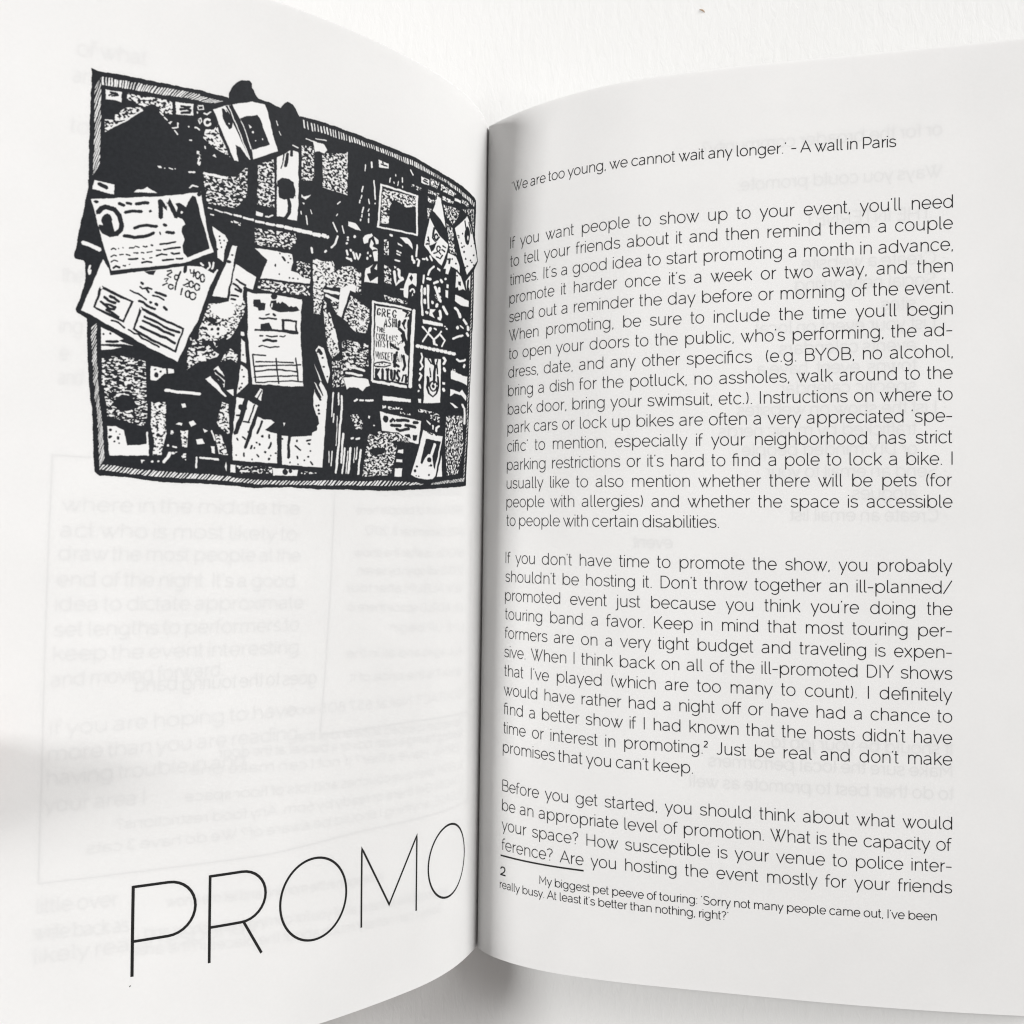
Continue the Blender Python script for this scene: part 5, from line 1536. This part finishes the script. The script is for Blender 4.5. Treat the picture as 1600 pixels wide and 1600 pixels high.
0820,1661 821,1669 826,1677 834,1680 842,1677 848,1672 852,1664 849,1655 845,1647 836,1646 828,1647 822,1653
0799,1677 790,1665 787,1672 775,1669 775,1660 795,1651 814,1668 811,1678
0769,1669 736,1666 698,1666 689,1659 696,1651 735,1651 770,1654 777,1662
0668,1671 640,1668 632,1660 641,1653 669,1656 676,1664
0801,1696 745,1691 738,1682 746,1676 802,1681 809,1689
0720,1688 685,1689 657,1691 647,1684 654,1676 682,1674 718,1673 726,1680
0775,1709 751,1715 692,1702 687,1693 696,1688 752,1700 767,1695 778,1700
0720,1724 689,1718 680,1742 716,1733
0671,1720 639,1717 648,1748 670,1747
S0.50;1.00;1.00;859,1603 739,1600 739,1609 858,1619
S0.45;1.00;1.00;645,1593 501,1605 496,1613 640,1608
S0.30;1.00;1.00;772,1619 679,1624 686,1631 768,1627
S0.40;1.00;1.00;876,1723 754,1724 640,1747 647,1757 874,1764
1606,1693 550,1712 468,1710 480,1767 512,1906 534,1923 572,1927 638,1920 670,1910 629,1786
0587,1732 521,1734 481,1736 518,1876 528,1864 540,1803 566,1805 586,1825 605,1856 616,1849 590,1752
1531,1751 543,1780 552,1806 546,1811 536,1808 526,1782 514,1754 521,1748
0544,1830 544,1836 549,1840 558,1842 566,1842 572,1838 574,1832 572,1826 567,1822 559,1819 551,1821 545,1825
0630,1868 632,1873 638,1874 643,1872 644,1866 639,1863 632,1864
0636,1890 639,1896 647,1898 655,1894 654,1888 648,1883 640,1884
0536,1855 539,1861 548,1864 555,1860 555,1854 549,1849 540,1850
0549,1903 552,1908 558,1909 564,1906 564,1901 559,1897 552,1898
0632,1912 634,1915 637,1916 641,1914 641,1911 638,1909 634,1910
0615,1913 617,1915 621,1916 625,1915 625,1912 622,1910 617,1910
0555,1860 556,1862 560,1863 563,1862 563,1859 560,1857 556,1858
S0.50;1.00;1.00;593,1697 480,1711 484,1734 540,1720
1473,1801 463,1903 501,1909
1754,1799 723,1795 724,1813 757,1812
1763,1844 727,1841 726,1853 762,1856
1768,1885 726,1883 725,1921 769,1923
1586,1642 557,1657 561,1665 583,1651
1548,1662 537,1663 537,1683 546,1682
1503,1660 522,1672 525,1687 518,1691 509,1687 509,1677 492,1667 492,1660
S0.35;1.00;1.00;564,1615 495,1620 494,1644 558,1639
S0.36;0.70;1.50;446,1608 293,1589 288,1685 278,1733 328,1881 425,1898 449,1733
S0.42;1.00;1.00;925,1736 875,1752 763,1776 771,1836 792,1917 948,1935 939,1845
0828,1810 836,1820 852,1828 873,1832 896,1832 908,1825 918,1817 914,1808 896,1801 875,1796 854,1796 836,1802
11126,1572 1126,1634 1126,1680 1123,1682 1119,1679 1119,1634 1118,1572 1122,1569
11114,1664 1116,1704 1113,1706 1110,1704 1108,1664 1111,1662
11098,1572 1094,1626 1091,1628 1088,1625 1091,1572 1095,1570
11084,1582 1078,1644 1082,1715 1082,1786 1088,1857 1090,1926 1085,1929 1080,1926 1077,1858 1072,1786 1072,1715 1068,1643 1074,1581 1079,1578
11065,1751 1064,1813 1067,1879 1062,1882 1057,1879 1054,1813 1055,1750 1060,1747
11050,1812 1053,1869 1058,1927 1054,1930 1050,1927 1045,1870 1042,1812 1046,1809
11024,1810 1025,1868 1028,1925 1023,1929 1017,1925 1014,1868 1012,1810 1018,1806
1986,1805 990,1860 987,1862 983,1860 980,1805 983,1802
1969,1815 973,1878 976,1925 971,1928 966,1925 963,1879 958,1815 963,1811
11113,1831 1115,1896 1112,1898 1109,1896 1107,1831 1110,1829
11096,1674 1093,1745 1094,1804 1092,1806 1090,1804 1089,1745 1092,1674 1094,1673
11033,1825 1037,1926 1034,1928 1032,1926 1028,1825 1030,1824
11128,1832 1126,1883 1124,1884 1122,1883 1124,1832 1126,1831
1998,1809 999,1875 997,1876 995,1875 994,1809 996,1807
11010,1604 994,1593 993,1588 1000,1587 1016,1597 1016,1602
1983,1597 962,1596 958,1591 962,1587 983,1588 987,1593
1950,1594 910,1590 906,1585 910,1581 951,1585 955,1590
11016,1771 1004,1767 1002,1762 1007,1759 1019,1763 1021,1768
1989,1772 971,1768 968,1762 973,1759 991,1764 994,1769
1932,1657 923,1658 926,1670 933,1667
1892,1698 894,1701 898,1703 902,1701 903,1698 899,1695 894,1696
S0.40;1.00;1.00;1029,1659 992,1659 959,1690 961,1722 998,1725
S0.25;1.00;1.00;1258,1927 1173,1931 1173,1939 1255,1941"""
OUTLINE = "2208,439 2189,445 2100,442 1994,438 1894,436 1810,431 1779,433 1721,432 1689,434 1690,413 1676,384 1662,364 1643,350 1610,344 1599,353 1598,369 1588,378 1582,392 1568,407 1553,408 1521,409 1469,419 1455,399 1441,385 1420,389 1402,404 1383,431 1383,431 1335,426 1246,426 1124,430 993,431 901,433 812,434 750,433 651,443 530,452 384,456 250,465 215,473 209,533 215,659 185,713 155,767 153,768 208,829 206,905 205,1020 204,1151 211,1120 211,1284 220,1450 224,1581 224,1581 229,1744 237,1875 237,1936 293,1945 462,1961 635,1978 860,1995 896,1993 1032,1997 1160,2002 1310,1999 1465,2010 1567,2002 1665,2000 1767,2001 1869,1999 1952,1988 2032,1985 2070,1984 2089,1969 2096,1891 2104,1798 2115,1705 2128,1613 2112,1730 2124,1653 2140,1515 2149,1423 2153,1380 2189,1360 2193,1348 2179,1303 2166,1240 2167,1228 2171,1170 2177,1162 2209,1157 2212,1149 2207,1108 2202,1050 2195,991 2189,932 2182,882 2186,853 2183,855 2189,796 2194,691 2198,602 2202,512"
def build_drawing():
    R = 18.0; s_lo, v_lo, s_hi, v_hi = 6.5, 16.0, 112.0, 101.5
    w, h = int((s_hi - s_lo) * R), int((v_hi - v_lo) * R)
    rng = np.random.default_rng(7)
    def parse(t): return np.array([[float(x) for x in p.split(',')] for p in t.split()]) / 20.0
    def to_px(p): return np.stack([(s_hi - p[:, 0]) * R, (p[:, 1] - v_lo) * R], -1)   # x to the right = towards the fold
    def mask(p):
        p = to_px(p)
        x0, y0 = np.maximum(np.floor(p.min(0)).astype(int) - 1, 0); x1, y1 = np.minimum(np.ceil(p.max(0)).astype(int) + 2, (w, h))
        if x1 <= x0 or y1 <= y0: return None
        X = np.arange(x0, x1) + .5; Y = (np.arange(y0, y1) + .5)[:, None]
        m = np.zeros((y1 - y0, x1 - x0), bool)
        for a, b in zip(p, np.roll(p, -1, 0)):
            if a[1] == b[1]: continue
            m ^= ((a[1] <= Y) != (b[1] <= Y)) & (X < (b[0] - a[0]) * (Y - a[1]) / (b[1] - a[1]) + a[0])
        return (slice(y0, y1), slice(x0, x1)), m
    def blur(a, rx, ry):
        for ax, r in ((1, rx), (0, ry)):
            r = int(max(1, round(r)))
            for _ in range(2):
                c = np.cumsum(np.concatenate([np.repeat(np.take(a, [0], ax), r + 1, ax), a, np.repeat(np.take(a, [-1], ax), r, ax)], ax), axis=ax)
                n = a.shape[ax]
                a = (np.take(c, np.arange(2 * r + 1, 2 * r + 1 + n), ax) - np.take(c, np.arange(0, n), ax)) / (2 * r + 1)
        return a
    white = rng.standard_normal((h, w)).astype(np.float32); cache = {}
    grit = rng.standard_normal((h, w)).astype(np.float32)
    def field(ax, ay):
        if (ax, ay) not in cache: cache[(ax, ay)] = blur(white, 3.0 * ax, 2.2 * ay) - blur(white, 11 * ax, 8 * ay) + .35 * blur(grit, 2, 1)
        return cache[(ax, ay)]
    img = np.zeros((h, w), np.float32)
    for ln in DRAW.split('\n'):
        if ln[0] == 'S':
            cov, ax, ay, t = ln[1:].split(';')
            r = mask(parse(t))
            if r is None: continue
            sl, m = r; f = field(float(ax), float(ay))[sl]
            if not m.any(): continue
            th = np.quantile(f[m], 1 - float(cov)); img[sl] = np.where(m & (f > th), 1.0, img[sl])
        else:
            r = mask(parse(ln[1:]))
            if r is None: continue
            sl, m = r; img[sl] = np.where(m, float(ln[0]), img[sl])
    al = np.zeros((h, w), np.float32); sl, m = mask(parse(OUTLINE)); al[sl] = m
    # an unsteady hand
    dx = blur(rng.standard_normal((h, w)), 9, 9); dy = blur(rng.standard_normal((h, w)), 9, 9)
    dx *= 0.8 / dx.std(); dy *= 0.7 / dy.std()
    yy, xx = np.mgrid[0:h, 0:w]
    jx = np.clip(np.rint(xx + dx), 0, w - 1).astype(int); jy = np.clip(np.rint(yy + dy), 0, h - 1).astype(int)
    img = blur(img[jy, jx], 1, 1); al = blur(al[jy, jx], 1, 1)
    im = bpy.data.images.new('notice_board_drawing', w, h, alpha=True); im.colorspace_settings.name = 'Non-Color'
    px = np.empty((h, w, 4), np.float32); px[..., 0] = px[..., 1] = px[..., 2] = img[::-1]; px[..., 3] = al[::-1]
    im.alpha_mode = 'CHANNEL_PACKED'
    im.pixels.foreach_set(px.ravel()); im.update(); im.pack()
    m_, nt, out = nodes('printed_drawing'); Ln = nt.links.new
    tx = N(nt, 'ShaderNodeTexImage'); tx.image = im; tx.extension = 'CLIP'
    tc = N(nt, 'ShaderNodeTexCoord'); nz = N(nt, 'ShaderNodeTexNoise'); nz.inputs['Scale'].default_value = 1400; nz.inputs['Detail'].default_value = 4
    Ln(tc.outputs['Object'], nz.inputs['Vector'])
    ik = N(nt, 'ShaderNodeMix', data_type='RGBA'); ik.inputs['A'].default_value = (.004, .005, .007, 1); ik.inputs['B'].default_value = (.017, .019, .023, 1); Ln(nz.outputs['Fac'], ik.inputs['Factor'])
    mc = N(nt, 'ShaderNodeMix', data_type='RGBA'); Ln(tx.outputs['Color'], mc.inputs['Factor']); Ln(ik.outputs['Result'], mc.inputs['A']); mc.inputs['B'].default_value = tuple(c * .82 for c in PAPER) + (1,)
    d = N(nt, 'ShaderNodeBsdfPrincipled'); d.inputs['Roughness'].default_value = .6; d.inputs['Specular IOR Level'].default_value = .16; Ln(mc.outputs['Result'], d.inputs['Base Color'])
    tr = N(nt, 'ShaderNodeBsdfTransparent'); ms = N(nt, 'ShaderNodeMixShader'); Ln(tx.outputs['Alpha'], ms.inputs[0]); Ln(tr.outputs[0], ms.inputs[1]); Ln(d.outputs[0], ms.inputs[2]); Ln(ms.outputs[0], out.inputs[0])
    # a skin of ink cut to the silhouette
    step = .5; sg = np.arange(s_lo, s_hi, step); vg = np.arange(v_lo, v_hi, step)
    Sg, Vg = np.meshgrid(sg, vg, indexing='ij'); p = P(-1, Sg, Vg, .015).reshape(-1, 3)
    uv = np.stack([(s_hi - Sg) * R / w, 1 - (Vg - v_lo) * R / h], -1).reshape(-1, 2)
    ix = np.arange(Sg.size).reshape(Sg.shape); fs = []; k = int(step * R)
    for i in range(len(sg) - 1):
        for j in range(len(vg) - 1):
            x = int((s_hi - sg[i + 1]) * R); y = int((vg[j] - v_lo) * R)
            if al[max(0, y - 1):y + k + 2, max(0, x - 1):x + k + 2].max() > .02: fs.append((ix[i, j], ix[i + 1, j], ix[i + 1, j + 1], ix[i, j + 1]))
    used = np.unique(np.array(fs)); re = -np.ones(len(p), int); re[used] = np.arange(len(used))
    return add('illustration', p[used], re[np.array(fs)].tolist(), m_, left, True, uv[used])
build_drawing()

# ------------------------------------------------------------------ the table it lies on
m, nt, out = nodes('white_grained_table'); Ln = nt.links.new
tc = N(nt, 'ShaderNodeTexCoord'); mp = N(nt, 'ShaderNodeMapping'); mp.inputs['Scale'].default_value = (1.0, .34, 1.0); mp.inputs['Rotation'].default_value = (0, 0, .12)
n1 = N(nt, 'ShaderNodeTexNoise'); n1.inputs['Scale'].default_value = 620; n1.inputs['Detail'].default_value = 5; n1.inputs['Roughness'].default_value = .6; n1.inputs['Distortion'].default_value = .7
n2 = N(nt, 'ShaderNodeTexVoronoi'); n2.inputs['Scale'].default_value = 420; n2.feature = 'SMOOTH_F1'
n3 = N(nt, 'ShaderNodeTexNoise'); n3.inputs['Scale'].default_value = 14; n3.inputs['Detail'].default_value = 3
Ln(tc.outputs['Object'], mp.inputs['Vector']); Ln(mp.outputs[0], n1.inputs['Vector']); Ln(mp.outputs[0], n2.inputs['Vector']); Ln(tc.outputs['Object'], n3.inputs['Vector'])
ad = N(nt, 'ShaderNodeMath', operation='MULTIPLY_ADD'); ad.inputs[1].default_value = .5; Ln(n2.outputs['Distance'], ad.inputs[0]); Ln(n1.outputs['Fac'], ad.inputs[2])
bp = N(nt, 'ShaderNodeBump'); bp.inputs['Strength'].default_value = .38; bp.inputs['Distance'].default_value = .00035; Ln(ad.outputs[0], bp.inputs['Height'])
cm = N(nt, 'ShaderNodeMix', data_type='RGBA'); cm.inputs['A'].default_value = (.69, .69, .68, 1); cm.inputs['B'].default_value = (.74, .74, .735, 1); Ln(n3.outputs['Fac'], cm.inputs['Factor'])
b = N(nt, 'ShaderNodeBsdfPrincipled'); b.inputs['Roughness'].default_value = .55; b.inputs['Specular IOR Level'].default_value = .2
Ln(cm.outputs['Result'], b.inputs['Base Color']); Ln(bp.outputs['Normal'], b.inputs['Normal']); Ln(b.outputs[0], out.inputs[0])
z = TABLE_Z * MM
tt = np.array([(x, y, zz) for zz in (z - .025, z) for x, y in ((-.6, -.45), (.6, -.45), (.6, .45), (-.6, .45))])
table = add('table_top', tt, [[0, 3, 2, 1], [4, 5, 6, 7], [0, 1, 5, 4], [1, 2, 6, 5], [2, 3, 7, 6], [3, 0, 4, 7]], m, None, False)
tag(table, 'white grained table top under the open booklet', None, 'structure')

# a crumb on the table beyond the book
m, nt, out = nodes('brown_crumb'); b = N(nt, 'ShaderNodeBsdfPrincipled'); b.inputs['Roughness'].default_value = .7
nz = N(nt, 'ShaderNodeTexNoise'); nz.inputs['Scale'].default_value = 2500; rp = N(nt, 'ShaderNodeMix', data_type='RGBA'); rp.inputs['A'].default_value = (.24, .16, .10, 1); rp.inputs['B'].default_value = (.5, .37, .26, 1)
nt.links.new(nz.outputs['Fac'], rp.inputs['Factor']); nt.links.new(rp.outputs['Result'], b.inputs['Base Color']); nt.links.new(b.outputs[0], out.inputs[0])
vs, fs = [], []
ct = [55.98, 133.68]; ang = -.62
for i in range(9):
    t = i / 8.0; r = .24 * math.sin(math.pi * (t * .96 + .02)) ** .7 * (1.0 - .25 * t)
    for j in range(8):
        a = 2 * math.pi * j / 8; x = (t - .5) * 1.7; yv = r * math.cos(a) + .18 * math.sin(t * 3.0); zv = r * (math.sin(a) + 1) * .8 + .02
        vs.append(((ct[0] + x * math.cos(ang) - yv * math.sin(ang)) * MM, (ct[1] + x * math.sin(ang) + yv * math.cos(ang)) * MM, z + zv * MM))
for i in range(8):
    for j in range(8): fs.append((i * 8 + j, i * 8 + (j + 1) % 8, (i + 1) * 8 + (j + 1) % 8, (i + 1) * 8 + j))
fs += [tuple(range(8)), tuple(range(64, 72))[::-1]]
tag(add('crumb', vs, fs, m), 'tiny brown crumb on the white table beyond the top edge of the right page', 'crumb')

# ------------------------------------------------------------------ the reader's hand: thumb on the left page, fingers behind the leaves
m, nt, out = nodes('skin'); Ln = nt.links.new
tc = N(nt, 'ShaderNodeTexCoord'); nz = N(nt, 'ShaderNodeTexNoise'); nz.inputs['Scale'].default_value = 90; nz.inputs['Detail'].default_value = 5
cr = N(nt, 'ShaderNodeMix', data_type='RGBA'); cr.inputs['A'].default_value = (.60, .34, .27, 1); cr.inputs['B'].default_value = (.74, .47, .38, 1)
wr = N(nt, 'ShaderNodeTexNoise'); wr.inputs['Scale'].default_value = 900; wr.inputs['Detail'].default_value = 4
bp = N(nt, 'ShaderNodeBump'); bp.inputs['Strength'].default_value = .3; bp.inputs['Distance'].default_value = .0003
b = N(nt, 'ShaderNodeBsdfPrincipled'); b.inputs['Roughness'].default_value = .5; b.inputs['Subsurface Weight'].default_value = .15; b.inputs['Subsurface Radius'].default_value = (.004, .0015, .0008); b.inputs['Subsurface Scale'].default_value = 1.0
Ln(tc.outputs['Object'], nz.inputs['Vector']); Ln(tc.outputs['Object'], wr.inputs['Vector']); Ln(nz.outputs['Fac'], cr.inputs['Factor']); Ln(wr.outputs['Fac'], bp.inputs['Height']); Ln(cr.outputs['Result'], b.inputs['Base Color']); Ln(bp.outputs[0], b.inputs['Normal']); Ln(b.outputs[0], out.inputs[0])
O3 = P(-1, 138.0, 150.0); A3 = P(-1, 137.0, 150.0); e_s = (O3 - A3) / np.linalg.norm(O3 - A3); e_v = np.array([0, -1.0, 0]); e_n = np.cross(e_s, e_v); e_n *= np.sign(e_n[0])
def loc(ds, dv, dn):
    # points over the page follow its bend; points past its fore edge go straight on
    s = 138.0 + ds
    if s <= 138.0: return P(-1, s, 150.0 + dv, dn if dn else 1e-6)
    return P(-1, 138.0, 150.0 + dv) + (e_s * ds + e_n * dn) * MM
hv, he, hr = [], [], []
def chain(start, pts):
    prev = start
    for ds, dv, dn, r in pts:
        hv.append(loc(ds, dv, dn)); hr.append(r)
        if prev is not None: he.append((prev, len(hv) - 1))
        prev = len(hv) - 1
    return prev
wrist = chain(None, [(98, 66, -18, 19)])
chain(wrist, [(140, 92, -26, 22), (210, 130, -40, 27), (300, 180, -66, 33), (420, 245, -100, 38)])
chain(wrist, [(82, 46, -10, 15), (64, 31, -5, 13), (46, 21, -1, 10.8), (26, 10, 4, 9.4), (11, 5, 7.2, 8.6), (-5, 3, 6.6, 7.4), (-13.0, 1.5, 4.9, 5.0)])
ka = chain(wrist, [(78, 44, -22, 15), (60, 25, -22, 12)])
kb = chain(wrist, [(80, 62, -22, 15), (62, 52, -22, 12)])
for root, dv0, dv1, ln in ((ka, 10, -10, 0), (ka, 26, 14, 5), (kb, 44, 35, 1), (kb, 60, 55, -8)):
    chain(root, [(44, dv0, -22, 9.4), (22, (dv0 + dv1) / 2, -23, 8.6), (2 - ln, dv1, -17, 7.8), (-14 - ln, dv1 + 1, -11, 7.0), (-22 - ln, dv1 + 1, -9.5, 6.0)])
me = bpy.data.meshes.new('hand'); me.from_pydata([tuple(map(float, v)) for v in hv], he, []); me.materials.append(m)
hand = bpy.data.objects.new('hand', me); C.objects.link(hand)
sk = hand.modifiers.new('skin', 'SKIN')
for i, d in enumerate(me.skin_vertices[0].data): d.radius = (hr[i] * MM, hr[i] * MM * .94); d.use_root = i == 0
sub = hand.modifiers.new('smooth', 'SUBSURF'); sub.levels = 2; sub.render_levels = 3
sk.use_smooth_shade = True
tag(hand, "hand holding the left page up, its thumb shading the photo's left edge", 'hand')
# thumb nail
nv, nf = [], []
for i in range(9):
    for j in range(7):
        a = (j / 6 - .5) * 1.9; t = i / 8; r = 7.3 - 1.2 * (1 - t) ** 2
        wv = math.sin(a) * r * (.72 + .28 * math.sin(math.pi * min(1, t + .25)))
        nv.append(loc(-13.0 - 2.0 + 11 * t, 1.5 + 1.6 * t + wv, 4.7 + 1.8 * t + math.cos(a) * r * .97 + .1))
for i in range(8):
    for j in range(6): nf.append((i * 7 + j, i * 7 + j + 1, i * 7 + j + 8, i * 7 + j + 7))
mn, nt, out = nodes('nail'); b = N(nt, 'ShaderNodeBsdfPrincipled'); b.inputs['Base Color'].default_value = (.74, .5, .44, 1); b.inputs['Roughness'].default_value = .3; nt.links.new(b.outputs[0], out.inputs[0])
nail = add('nail', nv, nf, mn, hand); so = nail.modifiers.new('thickness', 'SOLIDIFY'); so.thickness = .4 * MM
